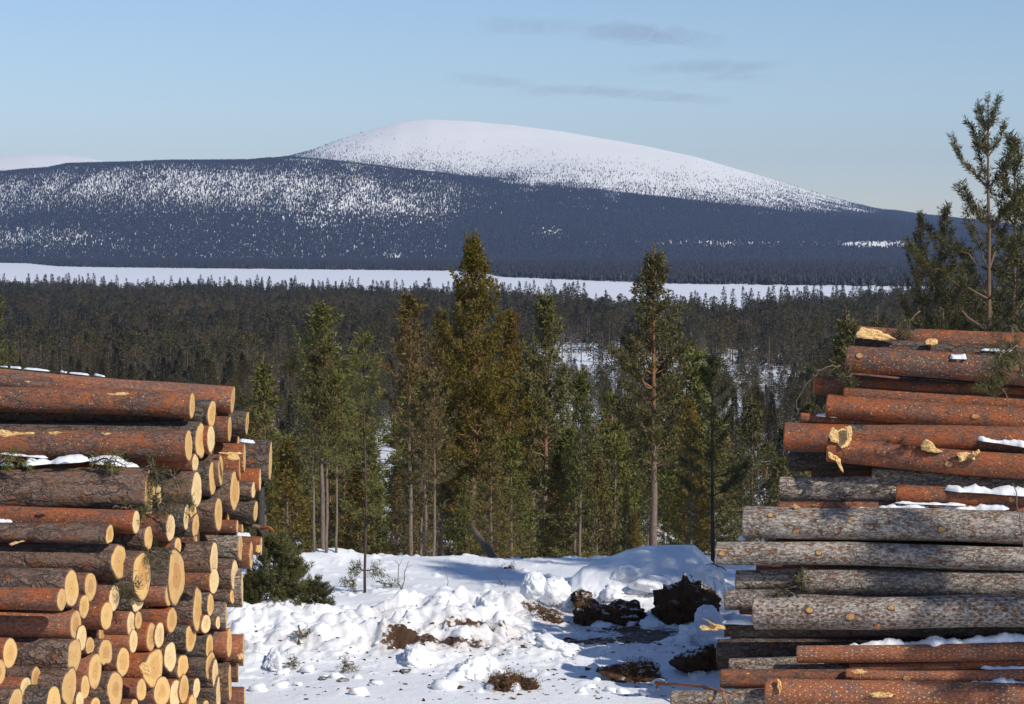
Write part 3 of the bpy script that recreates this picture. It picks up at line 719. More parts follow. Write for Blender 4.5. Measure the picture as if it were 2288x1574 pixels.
# understorey at the crest
for i in range(26):
    px = rng.uniform(560, 1600); d = rng.uniform(33.5, 44); x = px2x(px, d)
    if 1425 < px < 1500: continue
    if px < 1600 and any(abs(px - q) < 14 for q, *_ in TR): continue
    z = float(ground(x, d))
    plant(K['full'], 'pine_tree', x, d, rng.uniform(1.5, 2.9), rng.uniform(.7, 1.), label='low bushy undergrowth pine %s' % zone(px), cat='pine', group='undergrowth pines', z=z - .05,
          crown_mat=NEED['green' if rng.rand() < .7 else 'gold'])

# forest on the slope down to the lake
wf = []
def lowk(n, kind, cm, wm=TRUNKF, **k):
    wd, cr = lowtree(kind=kind, **k); return wd, cr, wm, cm
defs = [('pine', 'far', 51, 10, 1.9), ('pine', 'far', 52, 10, 1.6), ('pine', 'far', 53, 10, 2.1), ('spruce', 'spruce', 54, 10, 1.35), ('spruce', 'spruce', 55, 10, 1.1), ('birch', 'birch', 56, 9, 1.7), ('pine', 'far', 57, 10, 1.5)]
MIDK = []; MIDP = []; FARP = []
for kd, cm, sd, H, Rm in defs:
    wd, cr = lowtree(sd, H, Rm, kd, n=1900 if kd != 'birch' else 1300, size=.24 if kd != 'birch' else .34)
    MIDK.append(Kind('slope_' + kd, wd, cr, TRUNKF, NEED[cm], H)); MIDP.append(proto_obj('m', wd, cr, TRUNKF, NEED[cm]))
    wd, cr = lowtree(sd + 20, H, Rm, kd, n=260 if kd != 'birch' else 260, size=.55 if kd != 'birch' else .6)
    FARP.append(proto_obj('f', wd, cr, TRUNKF, NEED[cm]))
def slope_label(kd, px, d, h):
    return '%s %s %s, %s' % ('taller' if h > .75 else 'smaller', {'pine': 'brownish-green pine', 'spruce': 'dark spruce', 'birch': 'bare birch'}[kd], zone(px), 'just below the stand' if d < 150 else ('lower on the slope' if d < 200 else 'far down the slope'))
def row_of(x, y, z): return HOR + (CZ - z) / y * F
rng = np.random.RandomState(9)
N = 70000
dd = np.sqrt(rng.uniform(108.0 ** 2, 2400.0 ** 2, N)); pp = rng.uniform(-740, 3020, N)
xx = px2x(pp, dd); zz_ = ground(xx, dd)
rr = row_of(xx, dd, zz_)
sh = np.interp(pp, NEARSHORE[:, 0], NEARSHORE[:, 1])
dens = np.full(N, .48) + .36 * fbm(xx / 45, dd / 70, o=3, seed=77)
def clear(cx, cy, rx, ry, v):
    global dens
    e = ((pp - cx) / rx) ** 2 + ((rr - cy) / ry) ** 2
    dens = np.where(e < 1, np.minimum(dens, v + (dens - v) * np.clip(e, 0, 1) ** 3), dens)
clear(1420, 832, 340, 50, .14); clear(1250, 815, 120, 60, .06); clear(1690, 850, 120, 30, .30); clear(1385, 706, 90, 16, .03); clear(1600, 700, 160, 12, .2)
clear(860, 1100, 62, 140, .04); clear(90, 772, 130, 14, .25)
keep = (dd < sh - 8) & (rng.rand(N) < dens)
xx, dd, zz_, pp = xx[keep], dd[keep], zz_[keep], pp[keep]
n = len(xx)
idx = rng.choice([0, 1, 2, 3, 4, 5, 6], n, p=[.17, .16, .12, .19, .16, .09, .11])
nearlake = (dd > np.interp(pp, NEARSHORE[:, 0], NEARSHORE[:, 1]) - 300)
grp = fbm(xx / 38, dd / 60, o=2, seed=88)
idx = np.where((grp > .28) & (rng.rand(n) < .75), rng.choice([3, 4], n), idx); idx = np.where((grp < -.3) & (rng.rand(n) < .6), 5, idx)
idx = np.where(nearlake, rng.choice([3, 4], n), idx)
hs = rng.uniform(.7, 1.2, n) * np.interp(dd, [108, 250, 450, 900], [.62, .80, 1.05, 1.4])
openg = (pp > 1190) & (pp < 1790) & (dd > 240) & (dd < 640)
hs = np.where(openg, hs * .62, hs)
hs = np.where(nearlake, np.where(rng.rand(n) < .13, rng.uniform(1.2, 2.0, n), rng.uniform(.35, .85, n)), hs)
ws = hs * rng.uniform(1.05, 1.6, n) * np.where(nearlake, .8, 1)
rt = rng.uniform(0, 6.28, n)
order = np.argsort(dd)
inframe = (pp > -60) & (pp < 2350)
ind = [i for i in order if inframe[i]][:115]
LBK = {'pine': ('brownish-green pine on the slope down towards the lake', 'pines on the near slope'), 'spruce': ('dark narrow spruce on the slope down towards the lake', 'spruces on the near slope'), 'birch': ('bare grey-brown birch on the slope down towards the lake', 'bare birches on the near slope')}
for i in ind:
    kd = defs[idx[i]][0]
    plant(MIDK[idx[i]], kd + '_tree', float(xx[i]), float(dd[i]), float(hs[i] * MIDK[idx[i]].H), float(ws[i] / hs[i]), rot=float(rt[i]), z=float(zz_[i]) - .1,
          label=slope_label(kd, float(pp[i]), float(dd[i]), float(hs[i])), cat=kd, group=LBK[kd][1])
mask = np.ones(n, bool); mask[ind] = False
m1 = mask & (dd < 420); m2 = mask & (dd >= 420)
for nm, mm, pr, lb in (('slope_forest', m1, MIDP, 'mixed brown-green forest on the slope below the landing'), ('shore_forest', m2, FARP, 'dark forest stretching down to the near shore of the frozen lake')):
    gn_scatter(nm, np.stack([xx[mm], dd[mm], zz_[mm] - .1], -1), rt[mm], np.stack([ws[mm], ws[mm], hs[mm]], -1), idx[mm], pr, label=lb, cat='forest')

# forest on the fells
rng = np.random.RandomState(10)
TREEL = np.array([(-800, 300), (560, 300), (600, 352), (640, 358), (700, 362), (900, 378), (1000, 392), (1100, 402), (1200, 410), (1300, 420), (1450, 436), (1600, 452), (1750, 462), (1850, 472), (1950, 474), (2000, 465), (2100, 300), (3200, 300)], float)
GAPS = [(1960, 547, 160, 13, .05), (1600, 545, 230, 12, .20), (1230, 517, 45, 20, .22), (885, 575, 30, 8, .2), (90, 532, 130, 24, .32), (230, 415, 330, 42, .33), (820, 440, 230, 62, .27), (440, 412, 280, 48, .27), (970, 455, 80, 45, .30), (600, 425, 120, 30, .34), (700, 495, 40, 14, .4), (30, 430, 90, 45, .42)]
NT = 520000
def area_d(a, b, n): return np.sqrt(rng.uniform(a * a, b * b, n))
d_ = np.concatenate([area_d(2500, 5600, 213000), area_d(5400, 7150, 598000), area_d(7150, 10050, 470000), area_d(11800, 12650, 4000)])
p_ = rng.uniform(-740, 3020, len(d_))
r_, sd_ = far_row(p_, d_)
x_ = px2x(p_, d_)
dens = np.full(len(d_), .9)
nz = fbm(x_ / 60, d_ / 330, o=4, seed=55)
for cx, cy, rx, ry, v in GAPS:
    e = np.exp(-(((p_ - cx) / rx) ** 2 + ((r_ - cy) / ry) ** 2) ** 1.5)
    vv = np.clip(v + .55 * nz, .01 if v < .2 else .19, 1)
    dens = dens * (1 - e) + np.minimum(dens, vv) * e
tl = fi(TREEL, p_)
above = tl - r_                          # rows above the tree line
far_ = d_ > 7600
fade = np.clip(1 - (above + 14) / 34, 0, 1) ** 2.2
band = np.interp(above, [-30, -10, 8, 28, 55, 85], [.9, .62, .30, .09, .02, .0]) * np.clip(1 + 1.3 * nz, .15, 2)
dens = np.where((p_ > 560) & (above > -30) & (d_ > 6000), np.minimum(dens, band), dens)
dens = np.where(d_ > 11000, .15 * sstep(368, 378, r_), dens)
keep = (d_ > sd_ + 5) & (rng.rand(len(d_)) < dens)
# hidden behind the wooded ridge: left out
keep &= ~((d_ > 7200) & (d_ < 11000) & (r_ > fi(RIDGE2, p_) + 8) & (p_ < 1020))
x_, d_, p_, above = x_[keep], d_[keep], p_[keep], above[keep]
z_ = far_z(p_, d_)
hs = rng.uniform(.6, 1.25, len(x_)) * np.where((above > -5) & (p_ > 560) & (d_ > 6000), .78, 1.0) * np.where(d_ < 5000, 1.35, 1.)
wf_ = np.where((above < -45) & (p_ > 1000), 1.35, 1.0) * np.where((d_ > 5000) & (far_row(p_, d_)[0] > 478), 1.35, 1.0)
tp = []
for i in range(5):
    v, t = tinytree(60 + i, 8, 1.75 if i < 3 else 1.25); tp.append(proto_obj('t', None, (v, t), None, NEED['fell']))
print('far trees', len(x_), 'slope trees', n)
gn_scatter('fell_forest', np.stack([x_, d_, z_ - .3], -1), rng.uniform(0, 6.28, len(x_)), np.stack([hs * 1.1 * wf_, hs * 1.1 * wf_, hs], -1), rng.randint(0, 5, len(x_)), tp,
           label='blue-hazed conifer forest covering the lower fell slopes beyond the lake', cat='forest')

# ------------------------------------------------------------------ logs
def frame_of(v):
    v = Vector(v).normalized(); u = Vector((0, 0, 1)); y = u.cross(v).normalized(); z = v.cross(y)
    M = Matrix((v, y, z)).transposed(); return M

def make_log(x, y, r, d, slope, side, bark, yaw=8., aspect=None, wood=None, L=4.6, lobes=.05, seed=0, nt=34, ns=46, name='log', label=None, group=None,
             knots=0, cut=(0, 0), flat=None, taper=.0, vis=2.7, cat='log', bend=0, squash=1.0):
    """side -1: the body runs to the left of its visible end, +1: to the right. x, y, r in photograph pixels"""
    rng = np.random.RandomState(seed)
    phi = math.atan((x - 1144) / F)
    p0 = P(x, y, d); rw = r * d / F
    if side < 0:
        a = R(yaw)
        dx = -2.0; d2 = d + math.tan(a) * 2.0
    else:
        a = R(yaw)
        dx = 2.0; d2 = d - math.tan(a) * 2.0
    x2w = p0.x + dx; px2 = 1144 + x2w / d2 * F
    p1 = P(px2, y + slope * (px2 - x), d2)
    v = (p1 - p0).normalized()
    M = frame_of(v)
    # oblique cut so that the face shows at the width it has in the photograph
    sh = cut[0]
    if aspect is not None and side < 0:
        want = math.asin(min(.75, aspect)) ; have = math.asin(max(-.9, min(.9, -v.dot(Vector((math.sin(phi), math.cos(phi), 0))) * -1)))
        have = math.asin(max(-.9, min(.9, v.dot(Vector((math.sin(phi), math.cos(phi), 0))))))
        sh = math.tan(want - have)
    th = np.arange(nt) * 2 * math.pi / nt
    prof = 1 + lobes * (.6 * np.sin(2 * th + rng.rand() * 6) + .5 * np.sin(3 * th + rng.rand() * 6) + .35 * np.sin(5 * th + rng.rand() * 6))
    if flat: prof = prof * (1 - flat[1] * np.exp(-((np.mod(th - flat[0] + np.pi, 2 * np.pi) - np.pi) / .55) ** 2))
    xs = np.concatenate([[0, .012], np.linspace(.05, vis, ns - 4), [vis + .5, L]])
    rough = {'brown': .055, 'dark': .05, 'pale': .04, 'grey': .028, 'greybrown': .04, 'holed': .03, 'pecked': .018, 'peckdark': .03, 'mixed': .04, 'orange': .026, 'pink': .016}[bark]
    TH, XS = np.meshgrid(th, xs)
    s0 = rng.rand() * 50
    ca, sa = np.cos(TH), np.sin(TH)
    lo = np.exp(-XS * 2.2)[...] * 1.0
    pr = 1 + (prof[None] - 1) * (.35 + .65 * lo)
    fr = 1 + rough * fbm(XS * 3.2 + s0, ca * 5, sa * 5 + s0, o=3, seed=2) + .055 * fbm(XS * 1.1 + s0, ca * 1.2, sa * 1.2, o=2, seed=3)
    rr = rw * pr * fr * (1 + taper * XS)
    bx = bend * np.sin(XS / 2.2 * math.pi) + .022 * vnoise(XS * .8 + s0, XS * 0, seed=5)
    Yl = rr * ca; Zl = rr * sa * squash
    Xl = XS + (1 - np.clip(XS / (rw * 3), 0, 1)) * (Yl * sh + Zl * cut[1])
    V = np.stack([Xl, Yl, Zl + bx - bx[0:1]], -1).reshape(-1, 3)
    i, j = np.meshgrid(np.arange(len(xs) - 1), np.arange(nt), indexing='ij'); j2 = (j + 1) % nt
    A = i * nt + j; B = i * nt + j2; C = (i + 1) * nt + j2; Dq = (i + 1) * nt + j
    Q = np.stack([A, Dq, C, B], -1).reshape(-1, 4) if True else None
    T = np.concatenate([Q[:, [0, 1, 2]], Q[:, [0, 2, 3]]])[:, ::-1]
    # rim of bark round the face and the far end
    bt = .93 if bark in ('brown', 'dark', 'pale', 'greybrown', 'grey') else .965
    rim = V[:nt] * [1, bt, bt]; rim[:, 0] = rim[:, 1] * sh + rim[:, 2] * cut[1]
    k = len(V); V = np.vstack([V, rim, [[L, 0, 0]]])
    jj = np.arange(nt); j2 = (jj + 1) % nt
    T = np.vstack([T, np.stack([jj, k + jj, k + j2], -1), np.stack([jj, k + j2, j2], -1), np.stack([(len(xs) - 1) * nt + jj, (len(xs) - 1) * nt + j2, np.full(nt, k + nt)], -1)])
    e = link(name, None, label=label, cat=cat, group=group)
    e.matrix_world = Matrix.Translation(p0) @ M.to_4x4()
    link('bark', mesh('bark', V, T, [BARK[bark]]), e)
    # sawn face with rings of vertices
    rings = [1.0, .97, .85, .65, .45, .25, .1]
    FV = []; rn = []
    for q in rings:
        FV.append(rim * [0, q, q]); rn.append(np.full(nt, q))
    FV = np.vstack(FV + [[[0, 0, 0]]]); rn = np.append(np.concatenate(rn), 0)
    FV[:, 0] = FV[:, 1] * sh + FV[:, 2] * cut[1] - .003 + .0025 * fbm(FV[:, 1] * 60 + s0, FV[:, 2] * 60, o=2)
    FV[:nt, 0] += .003
    FT = []
    for q in range(len(rings) - 1):
        a_ = q * nt + jj; b_ = q * nt + j2
        FT += [np.stack([a_, b_, b_ + nt], -1), np.stack([a_, b_ + nt, a_ + nt], -1)]
    FT.append(np.stack([(len(rings) - 1) * nt + jj, (len(rings) - 1) * nt + j2, np.full(nt, len(rings) * nt)], -1))
    FT = np.concatenate(FT)[:, ::-1]
    wm = WOOD[wood if wood is not None else rng.choice([0, 0, 1, 2])]
    link('sawn_face', mesh('sawn_face', FV, FT, [wm], attr={'rn': rn}), e)
    # knots: short stubs with a pale cut top
    kn = knots if isinstance(knots, (list, tuple)) else [(rng.uniform(.05, 2.6), rng.uniform(-.9, 1.1), rng.uniform(.10, .17)) for _ in range(knots)]
    for (kx, ka, ks) in kn:
        # ka: angle above the side that faces the camera
        ka = math.pi + -ka if side > 0 else ka          # local y points away from / towards the camera
        fdir = -M.col[1].normalized().y
        base = 0 if fdir > 0 else math.pi
        an = base + (ka if False else 0)
        el = kn_el = (math.pi - ka) if side > 0 else ka
        cy, sz = (math.cos(el) if base == 0 else -math.cos(el)), math.sin(el)
        lr = rw * (1 + taper * kx); kr = rw * ks if ks < 1 else ks
        n8 = 9; t8 = np.arange(n8) * 2 * math.pi / n8 + rng.rand()
        rr8 = 1 + rng.normal(0, .08, n8)
        dirv = np.array([0, cy, sz]); ux = np.array([1., 0, 0]); uy = np.cross(dirv, ux)
        KV = []
        for hh, sc in ((-.35, 1.55), (.03, 1.25), (.09, 1.0), (.10, .6)):
            KV.append(np.array([kx, 0, float(np.interp(kx, xs, bx[:, 0]) - bx[0, 0])]) + dirv * (lr * (1.0 + hh)) + kr * sc * (rr8[:, None]) * (np.cos(t8)[:, None] * ux * 1.25 + np.sin(t8)[:, None] * uy))
        KV = np.vstack(KV + [[KV[-1].mean(0)]])
        KT = []; KM = []
        for q in range(3):
            for j_ in range(n8):
                a_, b_ = q * n8 + j_, q * n8 + (j_ + 1) % n8
                KT += [(a_, b_, b_ + n8), (a_, b_ + n8, a_ + n8)]; KM += [1 if q == 2 else 0] * 2
        for j_ in range(n8): KT.append((3 * n8 + j_, 3 * n8 + (j_ + 1) % n8, 4 * n8)); KM.append(2)
        link('knot', mesh('knot', KV, KT, [BARK['mixed'], KNOTW, KNOTW], mi=KM, smooth=False), e)
    return e

LEFT_G = 'logs of the left timber pile'; RIGHT_G = 'logs of the right timber pile'
def dl(x, y): return 15.9 + 4.1 * min(max(x, 0), 620) / 560 + (1200 - y) * .0006

# x, y, r, aspect, slope, bark, label   (left pile, from the top down)
LL = [
 (520, 895, 31, .13, .088, 'pink', 'long pinkish-orange log topmost on the left pile with dashes of snow along it'),
 (398, 908, 24, .15, .13, 'mixed', 'rough reddish log squeezed under the topmost log of the left pile'),
 (429, 907, 29, .20, .03, 'mixed', 'patchy grey and red log with narrow pale face under the topmost left logs'),
 (473, 926, 33, .28, .03, 'dark', 'grey lichen-barked log whose pointed face peeks out beneath the topmost left log'),
 (448, 985, 43, .27, .02, 'dark', 'log with the large upright oval face right of the bright scarred log at left'),
 (421.5, 997, 36, .22, .0, 'mixed', 'red and grey log with torn pale bark and pale pecks along its top'),
 (471, 981, 32, .26, .02, 'orange', 'log with pale narrow face just right of the large upright oval face'),
 (513, 959, 30, .13, .03, 'mixed', 'patchy log with an orange wound just below the topmost left log'),
 (552, 946, 29, .12, .08, 'dark', 'dark grey short-looking log sticking out right behind the topmost left log'),
 (604, 1032, 44, .08, .05, 'dark', 'thick dark log reaching farthest to the right from the left pile, snow on its back'),
 (546, 1024, 33, .07, .02, 'orange', 'bright orange log with ragged pale scar near its end in the left pile'),
 (536, 1045, 28, .06, .02, 'orange', 'orange log just in front of the scarred bright orange log'),
 (581, 1073, 25, .08, .03, 'orange', 'small orange log under the thick dark log that reaches farthest right'),
 (493, 1051, 35, .16, .0, 'brown', 'log with slim pale face left of the ragged orange scar'),
 (475, 1069, 41, .20, .0, 'dark', 'dark log with tall narrow face in the middle of the left pile end'),
 (524.5, 1097, 49, .22, .02, 'brown', 'brown log with the tall grained face below the two scarred orange logs'),
 (566, 1096, 20, .22, .04, 'brown', 'small brown log right of the tall grained face'),
 (571, 1143, 25, .20, .06, 'dark', 'dark log with pale narrow face beside the black stake'),
 (436, 1035, 21, .33, .05, 'orange', 'small log whose pale face shows under the two large upright faces'),
 (439, 1096, 41, .31, .03, 'brown', 'brown log with a broad very pale oval face right of the green twigs'),
 (335, 1096, 48, .27, .015, 'brown', 'thickest plated brown log of the left pile with green twigs hanging over its face'),
 (304, 1167, 27, .30, .04, 'orange', 'orange-red log just under the thickest plated brown log'),
 (381, 1179, 32, .31, .03, 'mixed', 'red and grey log right of the orange-red log under the green twigs'),
 (416.5, 1157, 29, .24, .03, 'dark', 'lichen-grey log with pointed face right below the hanging twigs'),
 (431, 1143, 18, .4, .03, 'mixed', 'thin log whose face shows as a small pale wedge among larger ones'),
 (437, 1177, 30, .27, .02, 'dark', 'dark log with flat-bottomed pinkish face low beside the pointed face'),
 (488, 1150, 41, .21, .02, 'brown', 'brown log with tall pale-rimmed face below the tall grained one'),
 (530, 1177, 15, .12, .03, 'orange', 'thin orange log under the dark log beside the stake'),
 (541, 1184, 12, .12, .03, 'orange', 'thinnest orange log tucked behind another thin orange one'),
 (245, 1197, 24, .36, .0, 'brown', 'brown log whose small half-hidden face is left of the orange-red log'),
 (331.5, 1203, 30, .31, .02, 'brown', 'brown log with orange-cored oval face below the orange-red log'),
 (397, 1222, 21, .36, .02, 'mixed', 'log with small pale face wedged above the split butt face'),
 (537, 1224, 30, .18, .01, 'greybrown', 'grey-brown log with clean pale oval face near the right edge of the left pile'),
 (561, 1241, 31, .12, .02, 'orange', 'orange log with torn bark just right of the clean pale oval face'),
 (583.5, 1220, 21, .08, .04, 'orange', 'short orange log with a round knot scar at its end, rightmost below the stick'),
 (478, 1250, 38, .25, .01, 'brown', 'dark brown log with tall tan face in the middle right of the left pile'),
 (266, 1255, 43, .38, .0, 'brown', 'plated brown log with waisted pale face at left'),
 (317, 1287, 56, .38, .01, 'brown', 'log with the biggest broad sawn face, pointed on top, in the left pile'),
 (394, 1290, 62, .34, .0, 'dark', 'butt log with long cleft face right of the biggest broad face'),
 (478, 1299, 30, .36, .02, 'mixed', 'log with very pale face under the tall tan face'),
 (524, 1286, 35, .24, .01, 'brown', 'dark log with pinkish wedge-shaped face near the dark green bush'),
 (541, 1316, 41, .04, .01, 'greybrown', 'grey log end seen edge-on in front of the dark green bush'),
 (159.5, 1316, 43, .40, .01, 'brown', 'brown log with wide tan face beside a small round orange-barked one at far left'),
 (137.6, 1340, 25, .42, .03, 'orange', 'dark orange log with small round face in front of the wide tan face'),
 (202, 1311, 33, .40, .02, 'mixed', 'log with pale oval face right of the wide tan face'),
 (188, 1356, 27, .40, .02, 'mixed', 'small log just below the pale oval face and right of the wide tan face'),
 (255, 1337, 30, .40, .03, 'orange', 'orange scarred log with clean cream oval face'),
 (308, 1335, 36, .40, .01, 'dark', 'dark log with broad cream oval face under the biggest broad face'),
 (378, 1328, 27, .32, .01, 'pink', 'smooth red log with bluish-rimmed face under the cleft butt'),
 (238, 1377, 32, .42, .04, 'orange', 'orange-brown log with yellow ringed oval face between cream faces'),
 (169, 1397, 32, .38, .02, 'pink', 'thick smooth red and grey log running left from a pale oval face'),
 (182, 1426, 30, .38, .02, 'mixed', 'log whose pale face overlaps just right and below the smooth red and grey log'),
 (293, 1394, 28, .34, .02, 'pink', 'red-brown log with bluish-white face'),
 (309, 1387, 21, .36, .02, 'orange', 'thin log behind the bluish-white face'),
 (384, 1386, 29, .38, .02, 'orange', 'log with bright cream face below the smooth red log'),
 (434, 1358, 30, .32, .0, 'pink', 'smooth reddish log with long pale oval face right of centre'),
 (442, 1362, 54, .20, .0, 'brown', 'log with the tallest slim cracked face behind the long pale oval'),
 (470, 1352, 26, .32, .02, 'dark', 'dark log with slim pale face below the very pale one'),
 (519, 1333, 18, .3, .02, 'brown', 'small brown log with slim face above the dark recess at the right'),
 (505, 1377, 31, .04, .01, 'greybrown', 'grey log end seen edge-on above the smooth red-brown rightmost logs'),
 (460, 1395, 21, .5, .02, 'orange', 'short log with tan face in the shade at the right part of the left pile'),
 (487, 1392, 15, .35, .02, 'brown', 'small dark log with tan sliver of face beside the edge-on grey end'),
 (22, 1460, 35, .45, .01, 'orange', 'orange log with pointed ringed face near the left picture edge'),
 (338, 1424, 32, .33, .01, 'orange', 'red log pecked with pale dots, its face touching another of the same size'),
 (356, 1420, 30, .36, .01, 'mixed', 'log with tan blue-rimmed face just right of the dotted red log'),
 (298, 1433, 27, .34, .01, 'pink', 'red log with grey cracked face left of the dotted red log'),
 (426, 1426, 35, .32, .01, 'dark', 'dark log with ragged-edged pale face'),
 (468, 1448, 32, .27, .02, 'dark', 'dark log with diagonally scratched tan face'),
 (512.5, 1437, 33, .17, .01, 'pink', 'smooth red-brown log with slim pale face, last but one at the right edge'),
 (544, 1453, 34, .04, .03, 'pink', 'smooth red-brown log with pale knot scar, end seen edge-on against the snow'),
 (532, 1503, 22, .03, .03, 'brown', 'shaded dark log end under the rightmost red-brown log'),
 (166, 1466, 39, .42, .01, 'brown', 'log with pinkish slanting oval face above the strongly ringed dark-rimmed one'),
 (236, 1461, 36, .42, .0, 'brown', 'log with gothic-arch face cut flat below'),
 (201, 1445, 22, .42, .01, 'orange', 'thin log with flat-bottomed face left of the gothic-arch face'),
 (275, 1479, 34, .42, .01, 'mixed', 'log with even oval face right of the gothic-arch one'),
 (380, 1469, 34, .43, .0, 'dark', 'dark log with well-rounded golden oval face, bottom centre of the left pile'),
 (343, 1494, 45, .46, .02, 'orange', 'orange log with splintered yellow end and torn stub'),
 (408, 1490, 29, .44, .01, 'brown', 'log with cracked heart-shaped face right of the golden oval'),
 (470, 1489, 33, .34, .01, 'dark', 'dark log with leaning tan oval face near a black hollow'),
 (481, 1508, 36, .2, .01, 'brown', 'log with slim face behind the leaning tan oval'),
 (212, 1500, 40, .37, .01, 'pink', 'red log with long cream oval face near the bottom left'),
 (155, 1536, 43, .40, .0, 'brown', 'log with dark-rimmed strongly ringed long face at bottom left'),
 (257, 1541, 42, .44, .0, 'brown', 'log with large pinkish strongly ringed face at bottom'),
 (514, 1525, 42, .09, .01, 'brown', 'brown log seen almost edge-on at the bottom right of the left pile'),
 (316, 1542, 26, .42, .02, 'orange', 'orange-red log with small smooth face at bottom'),
 (362, 1546, 35, .5, .01, 'mixed', 'log with broad tan face cut by cracks at bottom centre'),
 (392, 1552, 32, .42, .01, 'orange', 'log with orange face at bottom between broad and slim ones'),
 (411, 1540, 33, .32, .01, 'mixed', 'log with slim pale face right of the orange-faced log at bottom'),
 (439, 1538, 24, .34, .01, 'dark', 'log with white-grey small face near the bottom right'),
 (488, 1550, 38, .14, .01, 'dark', 'dark log with narrow face left of the almost edge-on brown log'),
 (546, 1564, 28, .03, .01, 'orange', 'lowest orange log at the right edge of the left pile against snow'),
 (35, 1572, 34, .46, .0, 'brown', 'bottom left log with half-round yellow face'),
 (120, 1570, 37, .46, .0, 'dark', 'dark log at the bottom with pointed golden face'),
 (-2, 1503, 30, .46, .0, 'orange', 'log face cut by the left picture edge'),
 (190, 1536, 27, .36, .01, 'mixed', 'log with blue-stained face between the dark-rimmed and cream faces'),
 (213, 1580, 22, .5, .01, 'orange', 'small log face at the very bottom left of the big ringed face'),
 (430, 1576, 24, .4, .01, 'orange', 'small log face at the very bottom right of centre'),
 (178, 1568, 22, .4, .01, 'mixed', 'small pale log face at the very bottom beside the dark-rimmed one'),
 (300, 1584, 22, .4, .01, 'orange', 'small log face at the very bottom right of the big ringed one'),
 (459, 1584, 20, .4, .01, 'dark', 'small dark log face at the very bottom near the right'),
]
WH = {}
for i, (x, y, r, asp, sl_, bk, lb) in enumerate(LL):
    big = r > 50
    fl = None
    if x in (236, 245, 437, 201): fl = (-math.pi / 2, .35)
    lob = .13 if x in (266, 394, 343, 408, 426, 442, 155) else (.08 if bk in ('brown', 'dark') else .035)
    make_log(x, y, r, dl(x, y) - (.12 if x in (421.5, 137.6, 317) else -.55 if x == 398 else 0), sl_, -1, bk, yaw=8.0 + (i * 7 % 5 - 2) * .35, aspect=asp, lobes=lob, seed=100 + i, label=lb, flat=fl,
             wood={257: 1, 155: 1, 343: 0, 308: 2, 255: 2, 439: 2, 293: 2, 434: 2, 478: 2}.get(x), knots=(1 if i % 5 == 0 else 0), squash=1.0, taper=.01 if i % 2 else .0)
# logs deeper in the pile, seen only through the gaps
rng = np.random.RandomState(33)
gi = 0
for yy in range(905, 1600, 46):
    x0 = np.interp(yy, [900, 1000, 1100, 1250, 1400, 1560], [380, 390, 300, 230, 110, 10])
    x1 = np.interp(yy, [900, 1000, 1200, 1400, 1560], [500, 560, 545, 505, 505])
    xq = x0
    while xq < x1:
        xq += rng.uniform(40, 58)
        xe = xq - 6; ye = yy + rng.uniform(-14, 14)
        if ye < 900 or xe > x1: continue
        bk = rng.choice(['brown', 'dark', 'mixed', 'orange'])
        make_log(xe, ye + 4, rng.uniform(24, 30), dl(xe, ye) + .42, .02, -1, bk, yaw=8, aspect=rng.uniform(.28, .4) * np.interp(xe, [0, 550], [1.2, .5]), seed=400 + gi, nt=18, ns=14,
                 label='%s log deep inside the left pile, %s, %s' % ({'brown': 'brown plated', 'dark': 'dark furrowed', 'mixed': 'red and grey', 'orange': 'orange'}[bk], 'topmost rows' if ye < 1010 else 'upper rows' if ye < 1110 else 'middle rows' if ye < 1230 else 'lower rows' if ye < 1380 else 'near the bottom' if ye < 1490 else 'lowest rows', 'left part' if (xe - x0) < (x1 - x0) / 3 else 'central part' if (xe - x0) < (x1 - x0) * .67 else 'right part'), group='recessed logs of the left pile', vis=1.5)
        gi += 1

